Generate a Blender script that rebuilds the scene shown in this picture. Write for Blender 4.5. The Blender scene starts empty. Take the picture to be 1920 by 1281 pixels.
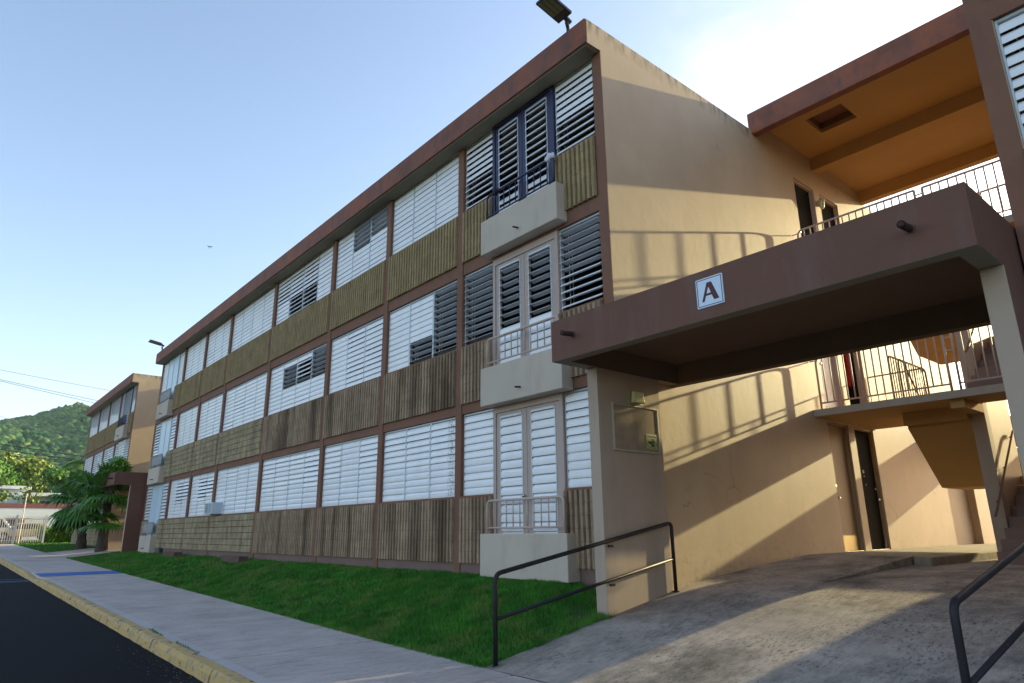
import bpy, bmesh, math, random
import numpy as np
from mathutils import Vector, Matrix
random.seed(7); rng = np.random.default_rng(7)
sc = bpy.context.scene
col = sc.collection
R = math.radians

# ------------------------------------------------------------------ camera
cam = bpy.data.cameras.new('camera'); co = bpy.data.objects.new('camera', cam); col.objects.link(co)
cam.sensor_width = 36.0; cam.lens = 23.4896; cam.clip_start = 0.05; cam.clip_end = 6000
yaw, pit, roll = R(49.66090379), R(15.7968572), R(-0.62518176)
fwd = Vector((-math.sin(yaw)*math.cos(pit), math.cos(yaw)*math.cos(pit), math.sin(pit)))
rt = Vector((math.cos(yaw), math.sin(yaw), 0)); up = rt.cross(fwd)
r2 = rt*math.cos(roll) + up*math.sin(roll); u2 = -rt*math.sin(roll) + up*math.cos(roll)
M3 = Matrix((r2, u2, -fwd)).transposed()
co.matrix_world = Matrix.Translation((6.17301243, -7.22726983, 0.51557196)) @ M3.to_4x4()
sc.camera = co

# ------------------------------------------------------------------ light
SUN = Vector((0.128, 1.0, 0.289)).normalized()
elev = math.asin(SUN.z); azim = math.atan2(SUN.x, SUN.y)
w = bpy.data.worlds.new('World'); sc.world = w; w.use_nodes = True
wn = w.node_tree.nodes; wl_ = w.node_tree.links; wn.clear()
sky = wn.new('ShaderNodeTexSky'); sky.sky_type = 'NISHITA'; sky.sun_disc = False
sky.sun_elevation = elev; sky.sun_rotation = azim
sky.air_density = 1.0; sky.dust_density = 1.4; sky.ozone_density = 2.0; sky.altitude = 10
bg = wn.new('ShaderNodeBackground'); bg.inputs[1].default_value = 0.15
out = wn.new('ShaderNodeOutputWorld')
tc = wn.new('ShaderNodeTexCoord')
# a real cloud layer of the sky: soft cumulus wisps low in the south-east and faint haze elsewhere
nz = wn.new('ShaderNodeTexNoise'); nz.inputs['Scale'].default_value = 5.0; nz.inputs['Detail'].default_value = 9; nz.inputs['Roughness'].default_value = .58
mp = wn.new('ShaderNodeMapping'); mp.inputs['Scale'].default_value = (1, 1, 2.2); mp.inputs['Location'].default_value = (.35, .1, .42)
wl_.new(tc.outputs['Generated'], mp.inputs[0]); wl_.new(mp.outputs[0], nz.inputs['Vector'])
cr = wn.new('ShaderNodeValToRGB'); cr.color_ramp.elements[0].position = .46; cr.color_ramp.elements[1].position = .72
wl_.new(nz.outputs[0], cr.inputs[0])
dt = wn.new('ShaderNodeVectorMath'); dt.operation = 'DOT_PRODUCT'
wl_.new(tc.outputs['Generated'], dt.inputs[0]); dt.inputs[1].default_value = (-0.268, 0.762, 0.590)
cr2 = wn.new('ShaderNodeMapRange'); cr2.inputs[1].default_value = .972; cr2.inputs[2].default_value = .996
wl_.new(dt.outputs['Value'], cr2.inputs[0])
mu = wn.new('ShaderNodeMath'); mu.operation = 'MULTIPLY'; wl_.new(cr.outputs[0], mu.inputs[0]); wl_.new(cr2.outputs[0], mu.inputs[1])
mixc = wn.new('ShaderNodeMixRGB'); mixc.inputs[2].default_value = (2.75, 2.8, 2.9, 1)
wl_.new(mu.outputs[0], mixc.inputs[0]); wl_.new(sky.outputs[0], mixc.inputs[1])
tint = wn.new('ShaderNodeMixRGB'); tint.blend_type = 'MULTIPLY'; tint.inputs[0].default_value = 1; tint.inputs[2].default_value = (1.10, .98, .91, 1)
wl_.new(mixc.outputs[0], tint.inputs[1]); wl_.new(tint.outputs[0], bg.inputs[0]); wl_.new(bg.outputs[0], out.inputs[0])
sl = bpy.data.lights.new('sun', 'SUN'); so = bpy.data.objects.new('sun', sl); col.objects.link(so)
sl.energy = 2.75; sl.angle = R(0.5); sl.color = (1.0, 0.85, 0.45)
so.rotation_euler = SUN.to_track_quat('Z', 'Y').to_euler(); so.location = (0, 30, 40)
sc.view_settings.view_transform = 'Standard'; sc.view_settings.look = 'None'
sc.view_settings.exposure = 1.52; sc.view_settings.gamma = 1; sc.view_settings.use_curve_mapping = False
sc.render.engine = 'CYCLES'
try:
    sc.cycles.max_bounces = 8; sc.cycles.diffuse_bounces = 5
except Exception: pass

# ------------------------------------------------------------------ materials
MAT = {}
def nodes(m): return m.node_tree.nodes, m.node_tree.links
def mat(name, base, rough=.85, var=.12, vscale=1.2, bump=.0, bscale=40., streak=0., stcol=(.05, .04, .03), spots=0., metal=0., spec=.3, second=None, sscale=.5, extra=None, stx=3.0, stz=.25, sth=(.52, .72)):
    m = bpy.data.materials.new(name); m.use_nodes = True; N, L = nodes(m); N.clear()
    o = N.new('ShaderNodeOutputMaterial'); b = N.new('ShaderNodeBsdfPrincipled'); L.new(b.outputs[0], o.inputs[0])
    b.inputs['Roughness'].default_value = rough; b.inputs['Metallic'].default_value = metal; b.inputs['Specular IOR Level'].default_value = spec
    g = N.new('ShaderNodeNewGeometry')
    def noise(scale, detail=5, sc3=None, rough_=.6):
        n = N.new('ShaderNodeTexNoise'); n.inputs['Scale'].default_value = scale; n.inputs['Detail'].default_value = detail; n.inputs['Roughness'].default_value = rough_
        if sc3:
            p = N.new('ShaderNodeMapping'); p.inputs['Scale'].default_value = sc3; L.new(g.outputs['Position'], p.inputs[0]); L.new(p.outputs[0], n.inputs['Vector'])
        else: L.new(g.outputs['Position'], n.inputs['Vector'])
        return n.outputs[0]
    def ramp(src, a, bb):
        r = N.new('ShaderNodeMapRange'); r.inputs[1].default_value = a; r.inputs[2].default_value = bb; L.new(src, r.inputs[0]); return r.outputs[0]
    def mix(fac, c1, c2, mode='MIX'):
        x = N.new('ShaderNodeMixRGB'); x.blend_type = mode
        if isinstance(fac, float): x.inputs[0].default_value = fac
        else: L.new(fac, x.inputs[0])
        for i, c in ((1, c1), (2, c2)):
            if isinstance(c, tuple): x.inputs[i].default_value = (*c, 1) if len(c) == 3 else c
            else: L.new(c, x.inputs[i])
        return x.outputs[0]
    lo = tuple(max(0, c*(1-var)) for c in base); hi = tuple(min(1, c*(1+var)) for c in base)
    c = mix(ramp(noise(vscale, 8), .3, .7), lo, hi)
    if second: c = mix(ramp(noise(sscale, 7), .48, .62), c, second)
    if streak:
        s = ramp(noise(stx, 6, (1, 1, stz)), *sth)
        mm = N.new('ShaderNodeMath'); mm.operation = 'MULTIPLY'; mm.inputs[1].default_value = streak; L.new(s, mm.inputs[0])
        c = mix(mm.outputs[0], c, stcol)
    if spots:
        s = ramp(noise(23., 4), .66, .74)
        mm = N.new('ShaderNodeMath'); mm.operation = 'MULTIPLY'; mm.inputs[1].default_value = spots; L.new(s, mm.inputs[0])
        c = mix(mm.outputs[0], c, stcol)
    if extra: c = extra(N, L, g, c, mix, noise, ramp)
    if isinstance(c, tuple): b.inputs['Base Color'].default_value = (*c, 1)
    else: L.new(c, b.inputs['Base Color'])
    if bump:
        bn = N.new('ShaderNodeBump'); bn.inputs['Strength'].default_value = bump; bn.inputs['Distance'].default_value = .02
        a = noise(bscale, 6); L.new(a, bn.inputs['Height']); L.new(bn.outputs[0], b.inputs['Normal'])
    MAT[name] = m; return m

def stucco_extra(N, L, g, c, mix, noise, ramp):
    # grime along the crack line and a mildewed band under the coping
    sp = N.new('ShaderNodeSeparateXYZ'); L.new(g.outputs['Position'], sp.inputs[0])
    top_ = ramp(sp.outputs[2], 8.35, 8.66); yy_ = ramp(sp.outputs[1], 4.8, 4.6)
    tm = N.new('ShaderNodeMath'); tm.operation = 'MULTIPLY'; L.new(top_, tm.inputs[0]); L.new(yy_, tm.inputs[1]); top = tm.outputs[0]
    n = ramp(noise(6., 7, (1, 1, .35)), .45, .62)
    mm = N.new('ShaderNodeMath'); mm.operation = 'MULTIPLY'; L.new(top, mm.inputs[0]); L.new(n, mm.inputs[1])
    c = mix(mm.outputs[0], c, (.10, .09, .05))
    vo = N.new('ShaderNodeTexVoronoi'); vo.feature = 'DISTANCE_TO_EDGE'; vo.inputs['Scale'].default_value = .75
    wv = N.new('ShaderNodeTexNoise'); wv.inputs['Scale'].default_value = 3.; wv.inputs['Detail'].default_value = 6; L.new(g.outputs['Position'], wv.inputs['Vector'])
    va = N.new('ShaderNodeMixRGB'); va.blend_type = 'ADD'; va.inputs[0].default_value = .35; L.new(g.outputs['Position'], va.inputs[1]); L.new(wv.outputs['Color'], va.inputs[2]); L.new(va.outputs[0], vo.inputs['Vector'])
    ck = ramp(vo.outputs['Distance'], .007, .002); cm = ramp(noise(.55, 3), .60, .68)
    m0 = N.new('ShaderNodeMath'); m0.operation = 'MULTIPLY'; L.new(ck, m0.inputs[0]); L.new(cm, m0.inputs[1])
    m1 = N.new('ShaderNodeMath'); m1.operation = 'MULTIPLY'; m1.inputs[1].default_value = .55; L.new(m0.outputs[0], m1.inputs[0])
    c = mix(m1.outputs[0], c, (.14, .10, .07))
    pt_ = ramp(noise(.9, 2), .57, .60)
    m5 = N.new('ShaderNodeMath'); m5.operation = 'MULTIPLY'; m5.inputs[1].default_value = .10; L.new(pt_, m5.inputs[0])
    c = mix(m5.outputs[0], c, (.60, .47, .33))
    bot = ramp(sp.outputs[2], .5, -.4)
    n2 = ramp(noise(9., 6), .5, .7)
    m2 = N.new('ShaderNodeMath'); m2.operation = 'MULTIPLY'; L.new(bot, m2.inputs[0]); L.new(n2, m2.inputs[1])
    return mix(m2.outputs[0], c, (.33, .22, .13))
mat('stucco', (.47, .355, .235), rough=.6, var=.06, vscale=.9, bump=.15, bscale=6., streak=.18, stcol=(.34, .25, .17), spec=.35, extra=stucco_extra, stx=2.2, stz=.3)
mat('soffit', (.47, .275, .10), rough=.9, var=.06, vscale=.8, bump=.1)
mat('eave', (.24, .20, .14), rough=.9, var=.08, vscale=.8)
mat('tan_paint', (.40, .32, .24), rough=.8, var=.06, streak=.12, bump=.12, bscale=14)
mat('canopy_under', (.16, .10, .065), rough=.9, var=.08)
mat('pier_paint', (.42, .32, .245), rough=.75, var=.06, streak=.12, bump=.15, bscale=9, spots=.06)
mat('box_paint', (.52, .43, .35), rough=.85, var=.07, streak=.3, stcol=(.26, .19, .13), bump=.12, bscale=20, spots=.05)
mat('brown_trim', (.21, .098, .062), rough=.8, var=.12, streak=.35, stcol=(.10, .055, .05), bump=.1)
mat('fascia', (.22, .086, .058), rough=.75, var=.18, vscale=1.6, streak=.7, stcol=(.10, .065, .062), bump=.1, stx=5., stz=.4, second=(.29, .095, .05), sscale=2.2)
mat('canopy_brown', (.155, .074, .052), rough=.8, var=.07, vscale=1.1, streak=.5, stcol=(.19, .11, .095), bump=.12, bscale=12, spots=.12, stx=3.5, stz=.2)
mat('plinth', (.20, .125, .105), rough=.9, var=.15, spots=.5, stcol=(.32, .25, .22), bump=.2)
def rib_extra(dark, zt):
    def f(N, L, g, c, mix, noise, ramp):
        a = ramp(noise(7, 6, (1.3, 1.3, .12)), .42, .66)
        m = N.new('ShaderNodeMath'); m.operation = 'MULTIPLY'; m.inputs[1].default_value = dark; L.new(a, m.inputs[0])
        c = mix(m.outputs[0], c, (.045, .035, .025))
        return mix(ramp(noise(60., 3), .55, .75), c, (.10, .08, .05))
    return f
mat('rib_olive', (.36, .255, .13), rough=.95, var=.18, vscale=3., streak=.3, stcol=(.15, .105, .05), bump=.3, bscale=90, extra=rib_extra(.2, 0))
mat('rib_brown', (.39, .27, .175), rough=.95, var=.22, vscale=3., streak=.85, stcol=(.10, .06, .035), bump=.3, bscale=90, extra=rib_extra(.3, 0), stz=.09, stx=2.2, sth=(.46, .64))
mat('rib_pale', (.46, .36, .22), rough=.95, var=.28, vscale=3.5, streak=.35, stcol=(.13, .11, .07), bump=.5, bscale=60, extra=rib_extra(.35, 0))
mat('groove_dark', (.085, .055, .032), rough=1., var=.3, vscale=4.)  # darker colour for the backing seen between the ribs
def slat_extra(N, L, g, c, mix, noise, ramp):
    # a grimy streak runs down the ground floor louvres left of the second column
    sp = N.new('ShaderNodeSeparateXYZ'); L.new(g.outputs['Position'], sp.inputs[0])
    a = ramp(sp.outputs[0], -4.32, -4.22); b = ramp(sp.outputs[0], -4.05, -4.12); z = ramp(sp.outputs[2], 2.7, 2.6)
    n = ramp(noise(26., 5), .46, .6)
    m = None
    for q in (a, b, z, n):
        if m is None: m = q
        else:
            k = N.new('ShaderNodeMath'); k.operation = 'MULTIPLY'; L.new(m, k.inputs[0]); L.new(q, k.inputs[1]); m = k.outputs[0]
    k = N.new('ShaderNodeMath'); k.operation = 'MULTIPLY'; k.inputs[1].default_value = .75; L.new(m, k.inputs[0])
    return mix(k.outputs[0], c, (.12, .11, .10))
mat('slat_white', (.86, .84, .85), rough=.28, var=.04, vscale=2., streak=.14, stcol=(.50, .50, .50), spec=.5, extra=slat_extra)
mat('slat_grey', (.30, .33, .34), rough=.5, var=.1, vscale=3.)
mat('aluminium', (.50, .53, .55), rough=.45, var=.08, metal=.3)
mat('navy', (.022, .020, .065), rough=.45, var=.15, spec=.45)
mat('pink_paint', (.45, .345, .30), rough=.6, var=.06, streak=.2, stcol=(.3, .22, .19))
mat('rail_paint', (.50, .38, .32), rough=.55, var=.08, spots=.5, stcol=(.12, .10, .10))
mat('rail_grey', (.30, .285, .29), rough=.6, var=.08)
mat('rail_brown', (.22, .13, .075), rough=.45, var=.2)
mat('black_rail', (.016, .014, .018), rough=.55, var=.25, vscale=6, spots=.45, stcol=(.12, .13, .17), spec=.3)
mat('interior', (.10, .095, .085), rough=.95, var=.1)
mat('black', (.012, .012, .013), rough=.5, var=.1)
mat('dark_door', (.020, .017, .012), rough=.85, var=.2, spec=.04)
mat('tan_door', (.34, .235, .13), rough=.55, var=.05)
mat('white_door', (.62, .62, .60), rough=.4, var=.05)
mat('far_door', (.55, .66, .74), rough=.35, var=.04)
mat('brass', (.36, .30, .12), rough=.35, var=.15, metal=.6)
mat('steel', (.55, .54, .52), rough=.25, var=.05, metal=.9)
mat('led_glass', (.17, .17, .075), rough=.35, var=.15, vscale=30)
mat('lamp_body', (.03, .03, .04), rough=.4, var=.1)
mat('lamp_glass', (.62, .60, .33), rough=.2, var=.1, spec=.6)
mat('fixture_plate', (.30, .27, .12), rough=.4, var=.2, vscale=9)
mat('cork', (.30, .23, .16), rough=.9, var=.12, vscale=8, bump=.15, spots=.3, stcol=(.18, .12, .09))
mat('board_frame', (.36, .32, .24), rough=.5, var=.1)
mat('poster_yellow', (.34, .36, .13), rough=.6, var=.3, vscale=18)
mat('poster_dark', (.04, .05, .03), rough=.6, var=.3, vscale=18)
mat('sign_white', (.60, .68, .80), rough=.3, var=.03, spec=.5)
mat('sign_dark', (.030, .018, .030), rough=.4, var=.1)
mat('sign_letter', (.075, .014, .018), rough=.4, var=.1)
mat('red_cloth', (.35, .02, .03), rough=.8, var=.2, vscale=8)
mat('white_cloth', (.62, .60, .68), rough=.9, var=.06, bump=.2, bscale=30)
mat('black_cloth', (.02, .02, .024), rough=.9, var=.1)
def conc_extra(stain, sc1=1.4, band=False):
    def f(N, L, g, c, mix, noise, ramp):
        a = ramp(noise(sc1, 10, (1, .6, 1), .72), .47, .66)
        m = N.new('ShaderNodeMath'); m.operation = 'MULTIPLY'; m.inputs[1].default_value = stain; L.new(a, m.inputs[0])
        c = mix(m.outputs[0], c, (.075, .07, .066))
        # broom finish: fine lines across the walk, with dark pits
        b_ = ramp(noise(22., 4, (1., .12, 1.)), .48, .72)
        m2 = N.new('ShaderNodeMath'); m2.operation = 'MULTIPLY'; m2.inputs[1].default_value = .38; L.new(b_, m2.inputs[0])
        c = mix(m2.outputs[0], c, (.13, .12, .11))
        s = ramp(noise(38. if band else 34., 9, (1, .35, 1), .78), .53, .60)
        pm = N.new('ShaderNodeMath'); pm.operation = 'MULTIPLY'; L.new(s, pm.inputs[0]); L.new(ramp(noise(1.7, 6), .38, .58), pm.inputs[1]); s = pm.outputs[0]
        m3 = N.new('ShaderNodeMath'); m3.operation = 'MULTIPLY'; m3.inputs[1].default_value = .5 if band else .92; L.new(s, m3.inputs[0])
        c = mix(m3.outputs[0], c, (.16, .14, .135) if band else (.07, .066, .062))
        if band:
            sp = N.new('ShaderNodeSeparateXYZ'); L.new(g.outputs['Position'], sp.inputs[0])
            e = ramp(sp.outputs[1], -4.44, -4.47); m4 = N.new('ShaderNodeMath'); m4.operation = 'MULTIPLY'; m4.inputs[1].default_value = .6; L.new(e, m4.inputs[0])
            c = mix(m4.outputs[0], c, (.52, .47, .46))
        return c
    return f
mat('ramp_concrete', (.42, .35, .295), rough=.92, var=.25, vscale=2.2, bump=.35, bscale=95, extra=conc_extra(.9, 1.1))
mat('walk_concrete', (.53, .44, .39), rough=.92, var=.13, vscale=1.6, bump=.35, bscale=70, extra=conc_extra(.25, .6, True))
mat('step_concrete', (.24, .16, .13), rough=.9, var=.12, bump=.2, bscale=30)
mat('kerb_mossy', (.30, .26, .19), rough=.95, var=.25, vscale=4, bump=.5, bscale=30, spots=.4, stcol=(.12, .12, .05))
def asph(N, L, g, c, mix, noise, ramp):
    c = mix(ramp(noise(120., 2), .5, .85), c, (.03, .03, .035))
    return mix(ramp(noise(.7, 6), .60, .8), c, (.022, .022, .026))
mat('asphalt', (.0065, .006, .009), rough=.8, var=.15, vscale=30, bump=.5, bscale=130, extra=asph, spec=.08)
def kerbp(N, L, g, c, mix, noise, ramp):
    c = mix(ramp(noise(9., 7), .56, .60), c, (.30, .26, .22))
    return mix(ramp(noise(6., 7), .60, .66), c, (.09, .075, .06))
mat('kerb_yellow', (.55, .36, .14), rough=.85, var=.12, vscale=3, bump=.6, bscale=35, extra=kerbp)
mat('blue_paint', (.04, .13, .40), rough=.7, var=.15, vscale=8)
mat('white_paint', (.5, .5, .52), rough=.7, var=.2, vscale=8)
mat('soil', (.035, .07, .018), rough=1., var=.3, vscale=3.)
mat('ground', (.07, .10, .035), rough=1., var=.3, vscale=.2)
mat('grass_blade', (.050, .19, .018), rough=.6, var=.45, vscale=2.5, second=(.13, .22, .04), sscale=1.6, spec=.2)
mat('grass_sun', (.12, .22, .02), rough=.7, var=.3, vscale=1.5)
mat('palm_leaf', (.065, .17, .022), rough=.42, var=.3, vscale=3., spec=.4)
mat('palm_leaf_light', (.11, .24, .045), rough=.45, var=.3, vscale=3.)
mat('palm_trunk', (.075, .060, .045), rough=.95, var=.3, vscale=6, bump=.8, bscale=20)
mat('leaf_green', (.08, .19, .03), rough=.6, var=.4, vscale=.6)
mat('leaf_yellow', (.17, .24, .04), rough=.6, var=.4, vscale=.6)
mat('leaf_olive', (.18, .22, .06), rough=.6, var=.4, vscale=.6)
def forest(N, L, g, c, mix, noise, ramp):
    c = mix(ramp(noise(.045, 4), .45, .6), c, (.09, .17, .05))
    return mix(ramp(noise(.11, 3), .58, .70), c, (.15, .19, .055))
mat('forest', (.030, .105, .030), rough=.8, var=.5, vscale=.25, bump=1., bscale=.9, extra=forest)
mat('hill_soil', (.03, .06, .02), rough=1., var=.4, vscale=.05)
mat('white_wall', (.62, .66, .66), rough=.85, var=.05, vscale=.6)
mat('coping_brown', (.22, .09, .08), rough=.8, var=.1)
mat('house_white', (.66, .68, .70), rough=.8, var=.06, vscale=.5)
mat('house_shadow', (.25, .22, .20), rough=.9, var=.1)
mat('fence_white', (.62, .58, .52), rough=.6, var=.06)
mat('carport', (.20, .085, .05), rough=.9, var=.2)
mat('car_white', (.60, .62, .65), rough=.2, var=.02, spec=.6)
mat('car_tan', (.48, .36, .20), rough=.3, var=.04, spec=.6)
mat('car_glass', (.02, .025, .03), rough=.08, var=.02, spec=.8)
mat('tyre', (.015, .015, .015), rough=.9, var=.1)
mat('cable', (.02, .022, .025), rough=.7, var=.05)
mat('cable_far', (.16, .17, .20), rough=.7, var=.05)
mat('block_brown', (.13, .075, .06), rough=.95, var=.2, vscale=6, bump=.3)
mat('pipe_blue', (.02, .03, .06), rough=.5, var=.1)
mat('rust_pipe', (.05, .03, .025), rough=.8, var=.3, vscale=20)
mat('ac_white', (.55, .60, .66), rough=.5, var=.04)

# ------------------------------------------------------------------ helpers
ORG = {}     # world origin of each object
def org(o): return ORG.get(o.name, Vector((0, 0, 0))) if o else Vector((0, 0, 0))
def tag(o, label=None, cat=None, group=None, kind=None):
    if label: o['label'] = label
    if cat: o['category'] = cat
    if group: o['group'] = group
    if kind: o['kind'] = kind
    return o
def empty(name, loc=(0, 0, 0), label=None, cat=None, group=None, kind=None):
    o = bpy.data.objects.new(name, None); col.objects.link(o); o.location = loc; o.empty_display_size = .2
    ORG[o.name] = Vector(loc); return tag(o, label, cat, group, kind)
class MB:
    def __init__(s): s.v = []; s.f = []
    def box(s, x0, x1, y0, y1, z0, z1):
        x0, x1 = min(x0, x1), max(x0, x1); y0, y1 = min(y0, y1), max(y0, y1); z0, z1 = min(z0, z1), max(z0, z1)
        n = len(s.v)
        s.v += [(x0, y0, z0), (x1, y0, z0), (x1, y1, z0), (x0, y1, z0), (x0, y0, z1), (x1, y0, z1), (x1, y1, z1), (x0, y1, z1)]
        s.f += [(n, n+3, n+2, n+1), (n+4, n+5, n+6, n+7), (n, n+1, n+5, n+4), (n+1, n+2, n+6, n+5), (n+2, n+3, n+7, n+6), (n+3, n, n+4, n+7)]
        return s
    def prism(s, poly, axis, a, b):
        """poly: 2-D points in the plane normal to axis ('x': (y,z), 'y': (x,z), 'z': (x,y)), extruded a..b"""
        n = len(s.v); k = len(poly)
        for t in (a, b):
            for p, q in poly:
                s.v.append((t, p, q) if axis == 'x' else (p, t, q) if axis == 'y' else (p, q, t))
        s.f.append(tuple(range(n, n+k))[::-1]); s.f.append(tuple(range(n+k, n+2*k)))
        for i in range(k):
            j = (i+1) % k; s.f.append((n+i, n+j, n+k+j, n+k+i))
        return s
    def quad(s, a, b, c, d):
        n = len(s.v); s.v += [tuple(a), tuple(b), tuple(c), tuple(d)]; s.f.append((n, n+1, n+2, n+3)); return s
    def tube(s, pts, r, seg=8, r1=None, cap=True):
        pts = [Vector(p) for p in pts]; n0 = len(s.v); K = len(pts)
        prev = None
        for i, p in enumerate(pts):
            d = (pts[min(i+1, K-1)] - pts[max(i-1, 0)]).normalized()
            if prev is None:
                a = Vector((0, 0, 1)) if abs(d.z) < .9 else Vector((1, 0, 0)); prev = a.cross(d).normalized()
            u = (prev - d*prev.dot(d)).normalized(); prev = u; v = d.cross(u)
            rr = r if r1 is None else r + (r1-r)*i/(K-1)
            for k in range(seg):
                t = 2*math.pi*k/seg; s.v.append(tuple(p + (u*math.cos(t)+v*math.sin(t))*rr))
        for i in range(K-1):
            for k in range(seg):
                a = n0+i*seg+k; b = n0+i*seg+(k+1) % seg; s.f.append((a, b, b+seg, a+seg))
        if cap: s.f.append(tuple(range(n0, n0+seg))[::-1]); s.f.append(tuple(range(n0+(K-1)*seg, n0+K*seg)))
        return s
    def build(s, name, m, parent=None, smooth=False, bevel=0):
        me = bpy.data.meshes.new(name); O = org(parent)
        vs = [(a-O.x, b-O.y, c-O.z) for a, b, c in s.v] if parent else s.v
        me.from_pydata(vs, [], s.f); me.update()
        me.materials.append(MAT[m] if isinstance(m, str) else m)
        if smooth: me.polygons.foreach_set('use_smooth', [True]*len(me.polygons))
        o = bpy.data.objects.new(name, me); col.objects.link(o)
        if parent: o.parent = parent; ORG[o.name] = O
        if bevel:
            b = o.modifiers.new('bevel', 'BEVEL'); b.width = bevel; b.segments = 2; b.limit_method = 'ANGLE'
        return o
def B(*a): return MB().box(*a)
def rounded(pts, r=.06, n=5):
    """polyline with its inner corners rounded"""
    pts = [Vector(p) for p in pts]; res = [pts[0]]
    for i in range(1, len(pts)-1):
        p, a, b = pts[i], pts[i-1], pts[i+1]
        d1 = (a-p).normalized(); d2 = (b-p).normalized(); rr = min(r, (a-p).length*.49, (b-p).length*.49)
        s, e = p+d1*rr, p+d2*rr
        for k in range(n+1):
            t = k/n; res.append(s*(1-t)**2 + p*2*t*(1-t) + e*t*t)
    return res+[pts[-1]]
def fast_mesh(name, V, F, m, parent=None, smooth=False):
    """numpy arrays V (n,3) and F (m,k) with equal k"""
    me = bpy.data.meshes.new(name); V = np.asarray(V, dtype=np.float32); F = np.asarray(F, dtype=np.int32); k = F.shape[1]
    me.vertices.add(len(V)); me.vertices.foreach_set('co', V.ravel())
    me.loops.add(F.size); me.loops.foreach_set('vertex_index', F.ravel())
    me.polygons.add(len(F)); me.polygons.foreach_set('loop_start', np.arange(0, F.size, k, dtype=np.int32))
    try: me.polygons.foreach_set('loop_total', np.full(len(F), k, dtype=np.int32))
    except Exception: pass
    me.update(calc_edges=True); me.validate()
    me.materials.append(MAT[m] if isinstance(m, str) else m)
    if smooth: me.polygons.foreach_set('use_smooth', [True]*len(F))
    o = bpy.data.objects.new(name, me); col.objects.link(o)
    if parent: o.parent = parent; ORG[o.name] = org(parent)
    return o

# ------------------------------------------------------------------ levels
def zw(x): return -.86 + .0165*max(0., min(-x, 62.))                 # top of the pavement
Z = dict(g0=0., g1=1.116, g2=2.594, f0=2.78, f1=3.887, f2=5.345, t0=5.6, t1=6.70, sb=8.19, rt=8.66)
FL = [(0., 1.116, 2.594), (2.78, 3.887, 5.345), (5.6, 6.70, 8.19)]
GAP = 4.87
DEP = 14.7

# ------------------------------------------------------------------ setting
def base_z(x): return -.20 if x > -26 else (-.20 + (-26-x)*.008)
def surf(name, xs, ys, zf, m, kind='structure'):
    V = []; F = []
    for y in ys:
        for x in xs: V.append((x, y, zf(x, y)))
    n = len(xs)
    for j in range(len(ys)-1):
        for i in range(n-1): F.append((j*n+i, j*n+i+1, (j+1)*n+i+1, (j+1)*n+i))
    return tag(fast_mesh(name, V, F, m), kind=kind)
surf('ground', [-3000, -700, -300, -120, -62, -30, 0, 60, 400, 3000], [-3000, -400, -60, -5.2, 0, 40, 400, 3000],
     lambda x, y: zw(x)-.35, 'ground')
surf('road', [-62, -54, -40, -30, -20, -10, -5, 0, 10, 30, 60], [-16, -12, -8, -6, -4.74], lambda x, y: zw(x)-.13, 'asphalt')
surf('courtyard', [-70, -32, -28, 0, 5, 60], [5.0, 12, 20, 33], lambda x, y: -.085, 'walk_concrete')
# lawn in front of the main and the left building
def lawn_z(x, y):
    t = max(0., min(1., (y+2.55)/2.5)); t = t*t*(3-2*t)
    z = zw(x)+.005+(base_z(x)-zw(x)-.005)*t - .02
    k = max(0., min(1., (x+1.1)/1.15)); k = k*k*(3-2*k)
    return z*(1-k)+(min(z, float(np.interp(y, [-2.55, -1.6, -.65, 0., .7], [-.856, -.69, -.53, -.42, -.31]))-.012))*k
surf('lawn', [-62, -56, -50, -44, -38, -34, -30, -26, -22, -18, -14, -10, -7, -5, -3, -2, -1, -.5, .16],
     [-2.55, -2.2, -1.9, -1.6, -1.3, -1.0, -.7, -.4, 0, 3], lawn_z, 'soil')
surf('far_lawn', [-75, -68, -62], [-12, -2.55, 3, 30], lambda x, y: .15, 'ground')

# pavement slabs
walk = empty('pavement', (0, -3.5, -.86), kind='structure')
cuts = [12.5, 7.2, 4.2, .62, -2.1, -6.4, -10.6, -15.2, -17.1, -18.6, -22.4, -26.4, -30.2, -33.8, -38.4, -43, -47.6, -52]
for a, b in zip(cuts[:-1], cuts[1:]):
    mb = MB(); g = .014; n = len(mb.v)
    x0, x1 = b+g, a-g
    for (x, y) in ((x0, -4.585), (x1, -4.585), (x1, -2.55), (x0, -2.55)):
        mb.v.append((x, y, zw(x)-.12))
    for (x, y) in ((x0, -4.585), (x1, -4.585), (x1, -2.55), (x0, -2.55)):
        mb.v.append((x, y, zw(x)))
    mb.f += [(0, 3, 2, 1), (4, 5, 6, 7), (0, 1, 5, 4), (1, 2, 6, 5), (2, 3, 7, 6), (3, 0, 4, 7)]
    mb.build('paving_slab', 'walk_concrete', walk, bevel=.006)
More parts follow.
